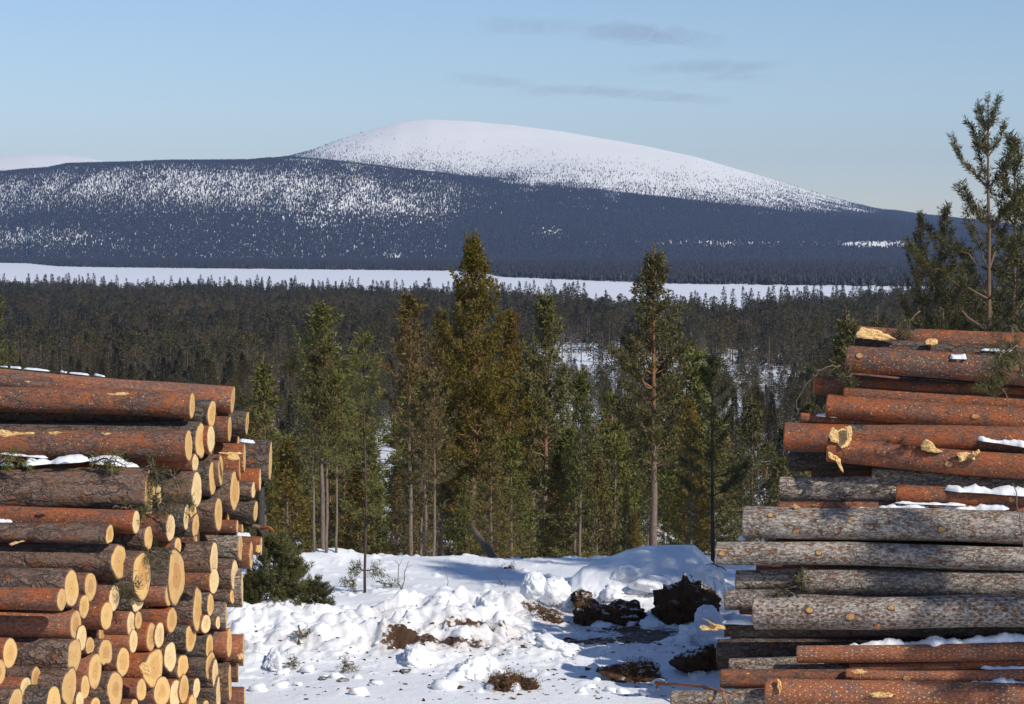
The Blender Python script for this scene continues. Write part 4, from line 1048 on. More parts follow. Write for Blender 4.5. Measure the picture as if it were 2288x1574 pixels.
# right pile: x of the left end, y, r, depth offset, slope, bark, knots, yaw, label
def dr(y): return 19.9 + (1560 - y) * .0019
def SHF(x): return -.247 * (x - 1750) * 20 / F
RL = [
 (2043, 750, 15, .35, .035, 'orange', 0, 'thin orange log topmost at the right of the right pile'),
 (1917, 748, 19, .15, .062, 'orange', 0, 'orange log with long slanting pale cut, highest on the right pile'),
 (1910, 772, 17, .05, .055, 'dark', 0, 'dark grey-brown log just under the log with the slanting pale cut'),
 (1893, 802, 29, -.1, .088, 'mixed', [(.12, .35, .2), (1.0, .55, .16)], 'thick red-brown log with pale dots and pale knot near the top'),
 (1905, 850, 19, .75, .085, 'mixed', 0, 'shaded log tucked below the thick red-brown log'),
 (2010, 858, 15, .7, .075, 'dark', 0, 'dark thin log in the shadow right of centre below the thick red-brown log'),
 (1821, 860, 21, .2, .045, 'orange', 0, 'short-looking orange log jutting left below the curved dark twig'),
 (1886, 884, 21, .12, .07, 'orange', 0, 'orange log half hidden behind the grey-spotted one below it'),
 (1848, 907, 26, -.05, .080, 'orange', [(1.33, .1, .22)], 'long orange log with grey patches and a pale knot, middle of the upper half'),
 (1789, 935, 12, .05, .078, 'orange', 0, 'thin orange log running long under the grey-patched orange one'),
 (1755, 977, 32, .05, .01, 'orange', 0, 'thick orange log with shaded underside, leftmost of the upper half'),
 (1895, 967, 19, .0, .085, 'dark', 0, 'rough dark grey log behind the two torn stubs'),
 (1850, 1004, 27, -.18, .082, 'orange', [(.16, .75, .34), (1.08, -.1, .24), (1.24, .6, .3)], 'orange log with torn pale branch stubs and splintered bark'),
 (1763, 1031, 21, .45, .0, 'dark', 0, 'black shaded log end under the thick leftmost orange log'),
 (1814, 1050, 22, .55, .01, 'mixed', 0, 'shaded red log under the log with torn stubs'),
 (1950, 1065, 21, .1, .052, 'greybrown', [(.12, .2, .16), (.3, -.1, .16)], 'grey slender log under the log with torn stubs'),
 (1744, 1094, 30, .15, .02, 'pale', 0, 'pale beige deeply plated log in the middle of the right pile'),
 (2004, 1103, 19, -.05, .035, 'orange', [(1.0, .1, .3)], 'bright orange clean log lying right of the pale plated one'),
 (1741, 1137, 16, .1, .002, 'mixed', [(.15, .6, .2), (.32, .6, .2)], 'thin brown log covered by a long strip of snow'),
 (1900, 1152, 22, .05, .002, 'pink', 0, 'pinkish log below the long strip of snow'),
 (1663, 1168, 36, -.1, .026, 'grey', [(.25, .6, .13), (.48, -.35, .15), (.95, .3, .1), (1.75, -.1, .16)], 'thick grey log with rusty spots jutting left in the middle'),
 (1602, 1236, 26, -.08, .022, 'grey', [(.06, .1, .2), (.92, .2, .2), (1.9, -.1, .14)], 'grey and rust log reaching farthest left, with knot at its end'),
 (1646, 1299, 24, .2, .0, 'pale', 0, 'short pale plated log with dark hollow below it'),
 (1796, 1301, 31, .05, .006, 'greybrown', 0, 'long grey-brown fissured log just above the pale rust-dotted one'),
 (1621, 1341, 22, .1, .02, 'greybrown', 0, 'short grey-brown log end tucked left of the pale rust-dotted log'),
 (1686, 1372, 36, -.15, -.004, 'grey', [(.5, .35, .17), (.85, -.05, .2), (1.2, .45, .14), (1.07, -.75, .14), (2.1, .3, .14), (2.25, .25, .13)], 'thick pale grey log dotted with rust-coloured holes and knots'),
 (1620, 1410, 15, .15, .0, 'dark', 0, 'shaded log with a slanting bright yellow cut pointing left'),
 (1634, 1445, 28, .62, -.01, 'orange', 0, 'dark red shaded log in the deep shadow of the lower pile'),
 (1606, 1462, 35, .5, .0, 'dark', 0, 'black shaded log end beside the snow at the lower left of the right pile'),
 (1720, 1440, 24, .62, -.008, 'dark', 0, 'black shaded log above the long snow strip'),
 (1782, 1463, 20, -.1, -.012, 'pink', 0, 'pinkish-orange log dotted with regular small pale pecks under the long snow strip'),
 (1900, 1492, 13, .0, -.008, 'orange', 0, 'red-brown thin log behind the dotted one'),
 (1631, 1490, 18, .2, -.04, 'greybrown', 0, 'grey log sloping up to the right behind the dotted pinkish log'),
 (1660, 1505, 19, .1, .01, 'greybrown', 0, 'grey-brown fissured log right of the short orange end'),
 (1611, 1516, 21, .0, .01, 'mixed', 0, 'short orange and grey log end above the reddish stick'),
 (1891, 1509, 15, -.1, .01, 'orange', [(.52, .0, .42)], 'yellowish-orange thin log with large pale knot'),
 (1713, 1547, 31, -.2, .018, 'orange', 0, 'lowest thick orange log with splintered pale scars'),
 (1502, 1566, 24, .0, .0, 'greybrown', [(.05, .2, .14), (.36, .3, .2)], 'grey-brown log lying on the snow, lowest and leftmost of the right pile'),
 (1664, 1560, 20, .1, .0, 'mixed', 0, 'dark log end with red top between the lowest two logs'),
]
for i, (x, y, r, do, sl_, bk, kn, lb) in enumerate(RL):
    cut = (0, 0); vis = 3.0
    if x == 1917: cut = (0, 0)
    bk = {1782: 'pecked', 1713: 'pecked', 1893: 'peckdark', 1686: 'holed', 1891: 'pecked'}.get(x, bk)
    e = make_log(x, y, r, dr(y) + do + SHF(x), sl_, 1, bk, yaw=14, lobes=.05, seed=700 + i, label=lb, knots=kn, nt=36, ns=52, vis=3.2, taper=.03 if x in (1893, 1848, 1850) else 0, L=5.2, bend=(-.03 if x == 1850 else 0))
rng = np.random.RandomState(44); gi = 0
def RROW(yy): return ['the thick red-brown top log', 'the short orange log', 'the grey-patched orange log', 'the thin long orange log', 'the thick leftmost orange log', 'the splintered orange log', 'the black shaded ends', 'the grey slender log', 'the pale beige plated log', 'the long snow strip', 'the thick grey log', 'the grey and rust log', 'the short pale plated log', 'the grey-brown fissured log', 'the rust-dotted pale log', 'the slanting yellow cut', 'the dark red shaded log', 'the dotted pinkish log', 'the yellowish-orange log', 'the lowest orange log', 'the bottom logs'][min(20, (yy - 790) // 40)]
for yy in range(790, 1600, 40):
    x0 = np.interp(yy, [760, 870, 930, 1050, 1110, 1190, 1250, 1600], [1925, 1860, 1800, 1790, 1770, 1690, 1640, 1620])
    L2 = 0
    make_log(x0 + rng.uniform(15, 60), yy + rng.uniform(-6, 6), rng.uniform(23, 28), dr(yy) + .75, np.interp(yy, [800, 1000, 1100], [.07, .07, .01]), 1, rng.choice(['brown', 'dark', 'mixed', 'orange']), yaw=13, seed=800 + gi, nt=18, ns=14,
             label='log recessed behind %s of the right pile%s' % (RROW(yy), ', nearer' if L2 == 0 else ', deeper in'), group='recessed logs of the right pile', vis=2.2, L=5.2); gi += 1
    L2 = 1
    make_log(x0 + rng.uniform(40, 120), yy + 20 + rng.uniform(-6, 6), rng.uniform(23, 28), dr(yy) + 1.35, np.interp(yy, [800, 1000, 1100], [.07, .07, .01]), 1, rng.choice(['brown', 'dark', 'mixed']), yaw=13, seed=840 + gi, nt=18, ns=14,
             label='log recessed behind %s of the right pile%s' % (RROW(yy), ', nearer' if L2 == 0 else ', deeper in'), group='recessed logs of the right pile', vis=2.2, L=5.2)

# pieces torn from the logs -----------------------------------------------------------
def shard(px, py, d, w, h, ang, label, mat=None, th=.03, seed=0, cat='wood splinter', name='wood_splinter', n=9, jag=.3, parent=None):
    rng = np.random.RandomState(seed); t = np.arange(n) * 2 * math.pi / n
    rr = 1 + rng.uniform(-jag, jag * .5, n)
    ww, hh = w * d / F, h * d / F
    pts = np.stack([np.cos(t) * ww / 2 * rr, np.zeros(n), np.sin(t) * hh / 2 * rr], -1)
    V = np.vstack([pts + [0, -th * .5, 0], pts * [.8, 1, .8] + [0, -th, 0], pts * 1.1 + [0, th, 0], [[0, -th * 1.1, 0]], [[0, th, 0]]])
    V[:n + n, 1] += rng.normal(0, th * .15, 2 * n)
    T = []
    for j in range(n):
        k = (j + 1) % n
        T += [(j, n + j, n + k), (j, n + k, k), (2 * n + j, j, k), (2 * n + j, k, 2 * n + k), (n + j, 3 * n, n + k), (2 * n + j, 2 * n + k, 3 * n + 1)]
    T = np.array(T)[:, ::-1]
    o = link(name, mesh(name, V, T, [mat or STUMPW], smooth=False), label=label, cat=cat)
    o.location = P(px, py, d); o.rotation_euler = (R(-25), R(-ang), 0)
    return o
def torn(pts, d, label, mat=None, th=.02, seed=0, name='wood_splinter', cat='wood splinter', sl=0.):
    """a torn or cut piece of wood with a given outline, real thickness and a rough front"""
    rng = np.random.RandomState(seed); q = []
    for a, b in zip(pts, pts[1:] + pts[:1]):
        for t in (0, .33, .66): q.append((a[0] + (b[0] - a[0]) * t + rng.normal(0, 1.0) * (t > 0), a[1] + (b[1] - a[1]) * t + rng.normal(0, .9) * (t > 0)))
    c = np.mean(q, 0); n = len(q); V = []
    for sc, dd in ((1.04, th), (1., -th * .4), (.72, -th), (.35, -th * .8)):
        for x_, y_ in q:
            yy = c[1] + (y_ - c[1]) * sc; V.append(P(c[0] + (x_ - c[0]) * sc, yy, d + dd + sl * (c[1] - yy) * d / F + rng.normal(0, th * .22) * (dd < 0)))
    V.append(P(c[0], c[1], d - th)); V = np.array([tuple(v) for v in V]); T = []
    for k in range(3):
        for j in range(n):
            a_, b_ = k * n + j, k * n + (j + 1) % n; T += [(a_, a_ + n, b_), (b_, a_ + n, b_ + n)]
    for j in range(n): T.append((3 * n + j, 4 * n, 3 * n + (j + 1) % n))
    o = V.mean(0); ob = link(name, mesh(name, V - o, T, [mat or STUMPW], smooth=False), label=label, cat=cat); ob.location = o
    return ob
TORN = [
 ([(1916, 742), (1924, 731), (1950, 735), (1968, 740), (1990, 752), (2003, 759), (1965, 761), (1930, 757), (1914, 752)], 745, .25, 'long slanting pale cut face of the highest log'),
 ([(2068, 762), (2078, 757), (2094, 760), (2095, 768), (2082, 773), (2070, 770)], 765, .2, 'round pale chip on the log beside the topmost orange log'),
 ([(2100, 792), (2114, 794), (2126, 801), (2108, 806)], 800, .2, 'pale chip beside the snow on the thick red-brown log'),
 ([(1852, 974), (1860, 955), (1872, 962), (1884, 958), (1903, 966), (1902, 984), (1894, 998), (1880, 1002), (1872, 990), (1856, 986)], 985, .40, 'torn pale wood at the left end of the splintered orange log'),
 ([(1888, 954), (1902, 953), (1904, 974), (1896, 984), (1890, 972)], 985, .44, 'upright pale splinter on the splintered orange log'),
 ([(1850, 1010), (1868, 1018), (1878, 1026), (1884, 1056), (1876, 1048), (1868, 1028), (1852, 1024)], 985, .46, 'curled pale bark strip hanging from the splintered orange log'),
 ([(2056, 996), (2068, 982), (2084, 990), (2090, 1000), (2106, 1008), (2096, 1012), (2076, 1010), (2060, 1006)], 990, .42, 'big flake of torn pale wood in the middle of the splintered orange log'),
 ([(2138, 1012), (2160, 1010), (2176, 1016), (2178, 1028), (2168, 1022), (2154, 1030), (2144, 1034)], 1000, .44, 'torn branch stub leaning right on the splintered orange log'),
 ([(2170, 1014), (2186, 1004), (2192, 1010), (2178, 1020)], 1000, .46, 'thin pale tip of the torn branch stub'),
 ([(1900, 1500), (1918, 1495), (1938, 1500), (1926, 1506), (1908, 1506)], 1480, .40, 'pale peeled patch at the left of the yellowish-orange log'),
 ([(1942, 1550), (1962, 1546), (1985, 1548), (2004, 1553), (1985, 1558), (1950, 1558)], 1500, .54, 'long shredded strip of pale bark on the lowest orange log'),
 ([(1737, 1518), (1744, 1522), (1748, 1540), (1741, 1548), (1736, 1535)], 1500, .50, 'ragged pale scar at the left end of the lowest orange log'),
 ([(1563, 1402), (1570, 1396), (1600, 1395), (1619, 1400), (1620, 1407), (1600, 1410), (1570, 1409)], 1390, .2, 'bright yellow slanting cut pointing left out of the shadow'),
 ([(1567, 1381), (1572, 1383), (1602, 1397), (1600, 1399)], 1390, .22, 'thin yellow sliver standing off the slanting cut'),
 ([(1768, 1131), (1780, 1129), (1789, 1134), (1778, 1138)], 1130, .3, 'pale splintered spot on the thin brown log under the snow strip'),
 ([(1718, 1140), (1730, 1137), (1742, 1141), (1734, 1150), (1722, 1150)], 1130, .3, 'round pale wound on top of the thick grey log'),
]
for i, (pts, ry, do, lb) in enumerate(TORN): torn(pts, dr(ry) - do + SHF(pts[0][0]) + .08, lb, seed=i, sl=.5)
TL = [
 ([(488, 1012), (505, 1012), (536, 1010), (545, 1014), (532, 1016), (536, 1026), (520, 1029), (508, 1024), (510, 1016)], .14, 'ragged pale scar on the bright orange log of the left pile'),
 ([(0, 961), (18, 962), (45, 967), (75, 966), (74, 971), (40, 972), (12, 977), (0, 974)], .42, 'torn pale bark strip at the left picture edge'),
 ([(106, 967), (126, 964), (148, 965), (128, 970), (110, 971)], .42, 'small torn pale bark strip on the pecked log'),
 ([(226, 968), (238, 966), (250, 970), (236, 974)], .42, 'last little flake of torn bark on the pecked log'),
 ([(530, 1466), (536, 1460), (545, 1462), (543, 1472), (534, 1474)], .12, 'pale knot scar on the rightmost smooth red-brown log'),
 ([(572, 1220), (580, 1218), (584, 1228), (578, 1236), (571, 1232)], .1, 'round knot scar on the short orange log end'),
 ([(311, 1488), (322, 1480), (334, 1486), (338, 1500), (328, 1510), (316, 1504)], .3, 'torn yellow stub beside the splintered yellow end'),
 ([(236, 881), (262, 877), (290, 880), (280, 884), (250, 883)], .16, 'small pale bark scratch on the upper left log'),
 ([(20, 1216), (34, 1210), (56, 1209), (44, 1213), (26, 1220)], .42, 'curled orange bark flake on the dark plated log at the left'),
]
for i, (pts, do, lb) in enumerate(TL): torn(pts, dl(*pts[0]) - do + (0 if pts[0][0] > 300 else (300 - pts[0][0]) * .0028), lb, seed=50 + i, sl=.5, th=.012)

# snow lying on the logs -----------------------------------------------------------------
def snow_strip(px0, py0, px1, py1, d0, d1, h, label, seed=0, w=.12, name='snow_patch', ends=.12):
    rng = np.random.RandomState(seed); a = P(px0, py0, d0); b = P(px1, py1, d1)
    L = (b - a).length; n = max(10, int(L / .022)); m = 9
    t = np.linspace(0, 1, n); prof = np.minimum(1, np.minimum(t, 1 - t) / ends) ** .5
    hh = h * d0 / F
    th = np.linspace(0, math.pi, m)
    nz = np.clip(.85 + .55 * fbm(t * L * 5 + seed * 9, t * 0, o=2, seed=seed) + .28 * fbm(t * L * 26 + seed, t * 0, o=2, seed=seed + 5), .06, 1.8)
    wn = np.clip(1 + .6 * fbm(t * L * 9 + seed * 5, t * 0 + 4, o=3, seed=seed + 2), .3, 1.6)
    V = []
    for i in range(n):
        c = a.lerp(b, float(t[i])); s = prof[i] * nz[i] + .02
        for q in th:
            k = 1 + .12 * rng.randn() * .5
            V.append((c.x, c.y - math.cos(q) * w * .5 * (.45 + .55 * min(s, 1.2)) * prof[i] * wn[i], c.z - .015 + math.sin(q) * hh * s * k))
    V = np.array(V); Q = gridmesh(m, n)
    o = link(name, mesh(name, V, Q[:, ::-1] if (b.x < a.x) else Q, [SNOW]), label=label, cat='snow')
for i, s in enumerate([
 (0, 814, 18, 815, 6), (22, 816, 48, 818, 5), (52, 819, 112, 824, 6), (134, 826, 150, 827.5, 5), (153, 828, 200, 833, 6), (210, 833, 235, 836.5, 6)]):
    snow_strip(s[0], s[1] + 2, s[2], s[3] + 2, dl(300, 830) + .55, dl(300, 830) + .45, s[4] * .75, 'dash of snow %s along the back of the topmost left log' % ['first from the left', 'second from the left', 'third and long', 'fourth and short', 'fifth and long', 'last towards the right'][i], seed=i, w=.06)
dd_ = lambda px, py: dl(px, py)
for i, (x0, y0, x1, y1, h, w_, dofs, lb) in enumerate([
 (0, 1010, 108, 1020, 4, .08, 0.25, 'thin line of snow below the pecked log at the left edge'),
 (50, 1036, 200, 1026, 14, .20, .15, 'ragged snow patch on top of the thickest plated log'),
 (195, 1026, 312, 1041, 14, .20, .15, 'right part of the ragged snow patch thinning towards the green twigs'),
 (0, 1036, 30, 1036, 8, .1, .0, 'small snow patch at the left edge above the thickest plated log'),
 (-5, 1163, 28, 1163, 8, .1, -.1, 'little snow wedge at the left edge over the orange-red log'),
 (-5, 1267, 76, 1268, 9, .12, -.3, 'snow patch at the left edge beside the waisted log'),
 (4, 1525, 96, 1527, 8, .12, -.3, 'snow sliver on the dark logs at bottom left'),
 (48, 1489, 135, 1488, 4, .06, -.3, 'thin snow line on the dark plated log at bottom left'),
 (534, 982, 570, 986, 5, .08, .1, 'snow edge on the back of the dark log reaching farthest right'),
 (528, 1191, 560, 1194, 5, .08, .05, 'crumb of snow on the thin logs near the stick')]):
    snow_strip(x0, y0, x1, y1, dl(330, y0) + dofs, dl(330, y1) + dofs - .05, h, lb, seed=20 + i, w=w_)
for i, (x0, y0, x1, y1, h, w_, dofs, lb) in enumerate([
 (1975, 783, 2030, 786, 6, .06, -.05, 'pair of small snow flecks under the highest right logs'),
 (2122, 798, 2160, 799, 12, .1, -.2, 'small white snow lump on the thick red-brown log'),
 (2190, 780, 2270, 783, 5, .06, .0, 'snow flecks beside the green boughs at upper right'),
 (1822, 926, 1872, 930, 8, .1, .0, 'snow wedge above the thin orange log'),
 (2178, 979, 2300, 997, 13, .14, -.05, 'snow patch on the dark log at the right edge'),
 (2110, 1092, 2330, 1106, 20, .18, -.12, 'thick snow patch behind the bright orange log'),
 (1998, 1121, 2160, 1126, 6, .08, -.1, 'thin snow line under the bright orange log'),
 (1892, 1142, 2080, 1136, 12, .16, -.05, 'long strip of snow on the thin brown log'),
 (2090, 1138, 2258, 1134, 14, .16, -.05, 'right hand strip of snow on the thin brown log'),
 (1648, 1203, 1668, 1203, 12, .1, .05, 'snow tip at the left end under the thick grey log'),
 (1612, 1389, 1690, 1391, 8, .12, .05, 'snow between the logs right of the slanting yellow cut'),
 (1596, 1423, 1634, 1422, 6, .1, .1, 'snow on the black shaded end beside the snow field'),
 (1880, 1444, 2330, 1430, 16, .2, -.05, 'longest strip of snow across the lower part of the right pile'),
 (1960, 1530, 2150, 1536, 7, .1, -.1, 'snow line behind the lowest orange log'),
 (2140, 1538, 2330, 1532, 20, .2, -.1, 'snow patch at the lower right picture edge'),
 (2190, 1490, 2330, 1492, 8, .1, -.05, 'thin snow line at the right edge between the lower logs')]):
    d0 = dr(y0) + dofs - .247 * ((x0 - 1750) * 20 / F); d1 = dr(y1) + dofs - .247 * ((x1 - 1750) * 20 / F)
    snow_strip(x0, y0, x1, y1, d0, d1, h, lb, seed=40 + i, w=w_)
# ------------------------------------------------------------------ stakes, boughs and sticks on the piles
V, T = tube([P(580, 1232, 20.25), P(582, 1180, 20.3), P(583, 1130, 20.4), P(583, 1062, 20.5)], [.032, .034, .034, .03], 10)
link('stake', mesh('stake', V, T, [POST]), label='black upright stake holding the right end of the left pile', cat='stake')

def stick(pts, r, mat, label, name='stick', cat='stick', n=7, kink=.01, seed=0):
    rng = np.random.RandomState(seed); q = [np.array(P(*p)) for p in pts]
    out = []
    for a, b in zip(q[:-1], q[1:]):
        for t in (0, .33, .66): out.append(a + (b - a) * t + rng.normal(0, kink, 3) * (t > 0))
    out.append(q[-1]); rad = np.interp(np.linspace(0, 1, len(out)), np.linspace(0, 1, len(r)), r)
    V, T = tube(out, rad, n)
    return link(name, mesh(name, V, T, [mat]), label=label, cat=cat)

def bough(name, pts, label, cat='bough', mat=None, rw=.010, tl=.10, dens=28, nb=16, spread=.09, side=.16, seed=0, wood=None, bw=.006, droop=-.3):
    """a branch with needles: stem > twigs with needle tufts"""
    rng = np.random.RandomState(seed); q = [np.array(P(*p)) for p in pts]
    k = np.linspace(0, len(q) - 1, len(q) * 4); path = np.array([[np.interp(t, range(len(q)), [c[a] for c in q]) for a in range(3)] for t in k])
    path[1:-1] += rng.normal(0, .008, (len(path) - 2, 3))
    e = link(name, None, label=label, cat=cat); e.location = path[0]
    wp = [tube(path - path[0], np.linspace(rw, rw * .35, len(path)), 5)]
    B = []; Dd = []; L = []
    for j in range(dens):
        f = rng.uniform(.12, 1); i = min(len(path) - 2, int(f * (len(path) - 1)))
        c = path[i] - path[0]; dr_ = path[i + 1] - path[i]; dr_ /= np.linalg.norm(dr_)
        s = rng.normal(size=3); s[2] += droop; s[1] *= .6; s -= s.dot(dr_) * dr_; s /= np.linalg.norm(s)
        td = dr_ * .6 + s * .9; td /= np.linalg.norm(td); ln = side * rng.uniform(.4, 1.2) * (1.15 - .6 * f)
        wp.append(tube(np.array([c, c + td * ln]), [.004, .002], 3))
        for a in range(max(1, int(ln / (tl * .6)))):
            B.append(c + td * (a + .5) * tl * .6); Dd.append(td + rng.normal(0, .2, 3)); L.append(tl)
    B = np.array(B); Dd = np.array(Dd); Dd /= np.linalg.norm(Dd, axis=1)[:, None]
    W = cat_(wp); C = blades(B, Dd, np.array(L), nb, bw, .8, rng)
    link('stem', mesh('stem', W[0], W[1], [wood or DSTICK]), e)
    link('needles', mesh('needles', C[0], C[1], [mat or NEED['deep']], smooth=False), e)
    return e
BD = dl(340, 1080) - .18
bough('pine_bough', [(330, 1032, BD + .2), (350, 1060, BD), (362, 1100, BD), (368, 1142, BD)], 'dark green pine twigs hanging over the face of the thickest plated log', dens=60, side=.13, seed=1)
bough('pine_bough', [(380, 1050, BD + .15), (398, 1090, BD + .1), (420, 1135, BD + .1)], 'thin dark twig with few needles right of the hanging pine twigs', dens=12, side=.08, seed=2)
bough('pine_bough', [(200, 1036, BD + .1), (240, 1024, BD), (280, 1040, BD)], 'small green twigs lying in the snow on the thickest plated log', dens=26, side=.08, seed=3, mat=NEED['green'])
bough('pine_bough', [(-10, 1030, BD), (25, 1026, BD), (60, 1034, BD)], 'green twigs at the left picture edge beside the snow patch', dens=26, side=.06, seed=4, mat=NEED['green'])
bough('pine_bough', [(250, 1138, BD), (290, 1132, BD), (320, 1150, BD - .05)], 'green twigs under the thickest plated log', dens=16, side=.06, seed=5, mat=NEED['green'])
bough('pine_bough', [(335, 1228, BD - .2), (352, 1245, BD - .2), (366, 1262, BD - .2)], 'small green twigs between the biggest face and the cleft butt', dens=18, side=.07, seed=6)
bough('pine_bough', [(262, 1305, BD - .6), (285, 1300, BD - .6), (302, 1325, BD - .6)], 'small green twigs below the waisted log', dens=18, side=.06, seed=7)
bough('pine_bough', [(2290, 770, 19.6), (2240, 790, 19.4), (2215, 830, 19.2), (2205, 875, 19.2)], 'big green pine bough drooping over the thick red-brown log at the right edge', dens=90, side=.2, seed=8, mat=NEED['green'])
bough('pine_bough', [(2250, 760, 19.8), (2275, 790, 19.7), (2280, 840, 19.5)], 'green bough at the right picture edge on the upper logs', dens=40, side=.14, seed=9, mat=NEED['green'])
bough('pine_bough', [(2020, 757, 21.2), (2025, 738, 21.2), (2034, 722, 21.2)], 'green sprig standing up between the two highest right logs', dens=14, side=.07, seed=10, mat=NEED['green'])
stick([(2026, 738, 21.2), (2032, 718, 21.2), (2044, 705, 21.2), (2051, 690, 21.2)], [.008, .006, .014], DSTICK, 'broken twig with reddish tip standing above the highest right logs')
bough('pine_bough', [(1897, 818, 21.1), (1868, 818, 21.0), (1835, 826, 21.0), (1818, 840, 21.0)], 'dark arching twig sticking out left of the thick red-brown log', dens=8, side=.09, seed=11)
stick([(1818, 836, 21.), (1800, 860, 21.), (1780, 895, 21.), (1776, 935, 21.)], [.006, .003], DSTICK, 'thin drooping twig left of the right pile')
bough('pine_bough', [(1900, 820, 21.0), (1896, 845, 20.9), (1905, 858, 20.9)], 'dark green tuft under the left end of the thick red-brown log', dens=22, side=.08, seed=12)
bough('pine_bough', [(1775, 1285, 20.3), (1800, 1298, 20.25), (1812, 1310, 20.2)], 'mossy green sprig between the two fissured logs', dens=12, side=.06, seed=13, mat=NEED['green'])
bough('pine_bough', [(1780, 1310, 20.3), (1750, 1318, 20.3), (1735, 1325, 20.3)], 'little green sprig over the dark hollow', dens=10, side=.05, seed=14)
stick([(585, 1180, 20.2), (600, 1180, 20.1), (611, 1187, 20.0)], [.022, .016, .004], STICK, 'broken dead branch poking out right of the left pile')
stick([(540, 1172, 20.3), (565, 1176, 20.2), (588, 1181, 20.2)], [.016, .02], DSTICK, 'dark branch under the log beside the stake')
stick([(1465, 1526, 21.2), (1520, 1531, 20.7), (1575, 1535, 20.2), (1640, 1552, 19.6)], [.016, .014, .012, .008], STICK, 'long reddish stick sticking out left over the lowest log')
stick([(1465, 1526, 21.2), (1467, 1536, 21.3)], [.014, .010], STICK, 'short stub of the long reddish stick')
stick([(1610, 1538, 19.6), (1616, 1560, 19.5), (1626, 1580, 19.4)], [.010, .012], STICK, 'thin reddish sprig hanging over the lowest log')
stick([(2240, 870, 17.5), (2252, 905, 17.4), (2275, 955, 17.3), (2292, 990, 17.3)], [.004, .005], DSTICK, 'very thin bare twig before the upper logs at the right')
stick([(2262, 1080, 17.2), (2272, 1130, 17.2), (2285, 1200, 17.2), (2290, 1260, 17.2)], [.004, .006], DSTICK, 'very thin bare twig before the middle logs at the right edge')
stick([(2250, 1530, 17.2), (2262, 1560, 17.2), (2270, 1580, 17.2)], [.004, .005], DSTICK, 'very thin bare twig before the lowest log at the right')

def gd(py): return CZ * F / (py - HOR)
# ------------------------------------------------------------------ the big heap: snow on torn-up soil
def poly(V, seed, p=13, k=15, rough=.07):
    """a broken block: directions cut by random planes, edges a little worn"""
    rg = np.random.RandomState(seed); N_ = rg.normal(size=(k, 3)); N_ /= np.linalg.norm(N_, axis=1)[:, None]; D_ = rg.uniform(.62, 1.0, k)
    dt = np.clip(V @ N_.T, 0, None) / D_
    r = ((dt ** p).sum(1) + .6 ** p) ** (-1 / p)
    r = r * (1 + rough * fbm(V[:, 0] * 3 + seed, V[:, 1] * 3, V[:, 2] * 3, o=4, seed=seed % 97) + rough * .8 * np.abs(fbm(V[:, 0] * 12 + seed, V[:, 1] * 12, V[:, 2] * 12, o=2, seed=seed % 89)))
    return V * r[:, None]
def lump(px, py, d, w, h, dp, mat, label=None, name='snow_chunk', cat='snow chunk', seed=0, amp=.25, fr=2.2, nu=40, nv=26, parent=None, sq=1.0, flat=.0, group=None, rot=0, blocky=False, rough=.10):
    V, T = sphere(nu, nv); s = seed * 7.3
    n = fbm(V[:, 0] * fr + s, V[:, 1] * fr, V[:, 2] * fr, o=4, seed=seed)
    n2 = np.abs(fbm(V[:, 0] * fr * 2.5 + s, V[:, 1] * fr * 2.5, V[:, 2] * fr * 2.5, o=3, seed=seed + 3))
    V = V * (1 + amp * n + amp * .5 * n2)[:, None] if not blocky else poly(V, seed * 13 + 5, rough=rough) * 1.08
    if flat: V[:, 2] = np.where(V[:, 2] < -flat, -flat + (V[:, 2] + flat) * .2, V[:, 2])
    sc = d / F
    V = V * [w * sc / 2, dp / 2, h * sc / 2]
    o = link(name, mesh(name, V, T[:, ::-1] if False else T, [mat]), parent, label, cat if label else None, group)
    p = P(px, py, d)
    o.location = p if parent is None else p - parent.location
    o.rotation_euler = (0, R(rot), 0)
    return o
heap = link('snow_heap', None, label='big heap of snow over torn-up soil right of the middle, dappled with shade', cat='snow heap')
heap.location = (px2x(1440, 26.6), 26.6, .2)
hp = lambda *a, **k: lump(*a, parent=heap, **k)
# the snow cap: height field with the outline of the photograph
capx = np.array([1262, 1275, 1300, 1340, 1400, 1440, 1500, 1550, 1565, 1585, 1612, 1628]); capy = np.array([1345, 1292, 1268, 1252, 1228, 1219, 1217, 1219, 1232, 1252, 1275, 1330])
lowx = np.array([1262, 1300, 1340, 1400, 1460, 1500, 1560, 1628]); lowy = np.array([1345, 1330, 1342, 1350, 1352, 1365, 1372, 1345])
gu = np.linspace(1263, 1627, 110); V = []
m = 44
for u in gu:
    t = np.interp(u, capx, capy); b = np.interp(u, lowx, lowy); edge = min(1, (u - 1262) / 30, (1628 - u) / 25); edge = max(edge, .02) ** .5
    for q in range(m):
        f = q / (m - 1)
        if f < .62:      # front face up to the crest
            g = f / .62; py = b + (t - b) * math.sin(g * math.pi / 2); d = 26.15 + 1.3 * g ** 1.7 * edge
        else:
            g = (f - .62) / .38; py = t + (b + 10 - t) * g ** 1.6; d = 26.15 + 1.3 * edge + 1.2 * g
        V.append(P(u, py, d))
V = np.array([tuple(v) for v in V])
nrm = fbm(V[:, 0] * 1.6, V[:, 1] * 1.6, V[:, 2] * 2.4, o=3, seed=8); n2 = np.abs(fbm(V[:, 0] * 4.5, V[:, 1] * 3, V[:, 2] * 6, o=3, seed=18))
fq = np.tile(np.arange(m) / (m - 1), len(gu)); lowband = sstep(.45, .05, fq)
V[:, 1] -= .16 * nrm + (.16 * n2) * (.25 + lowband); V[:, 2] += .035 * nrm - .03 * n2 * lowband
link('snow_cap', mesh('snow_cap', V - np.array(heap.location), gridmesh(m, len(gu)), [SNOW]), heap)
hp(1445, 1408, 27.3, 300, 110, 1.5, SOIL, name='soil_core', seed=2, amp=.14, fr=2.6, nu=70, nv=44)
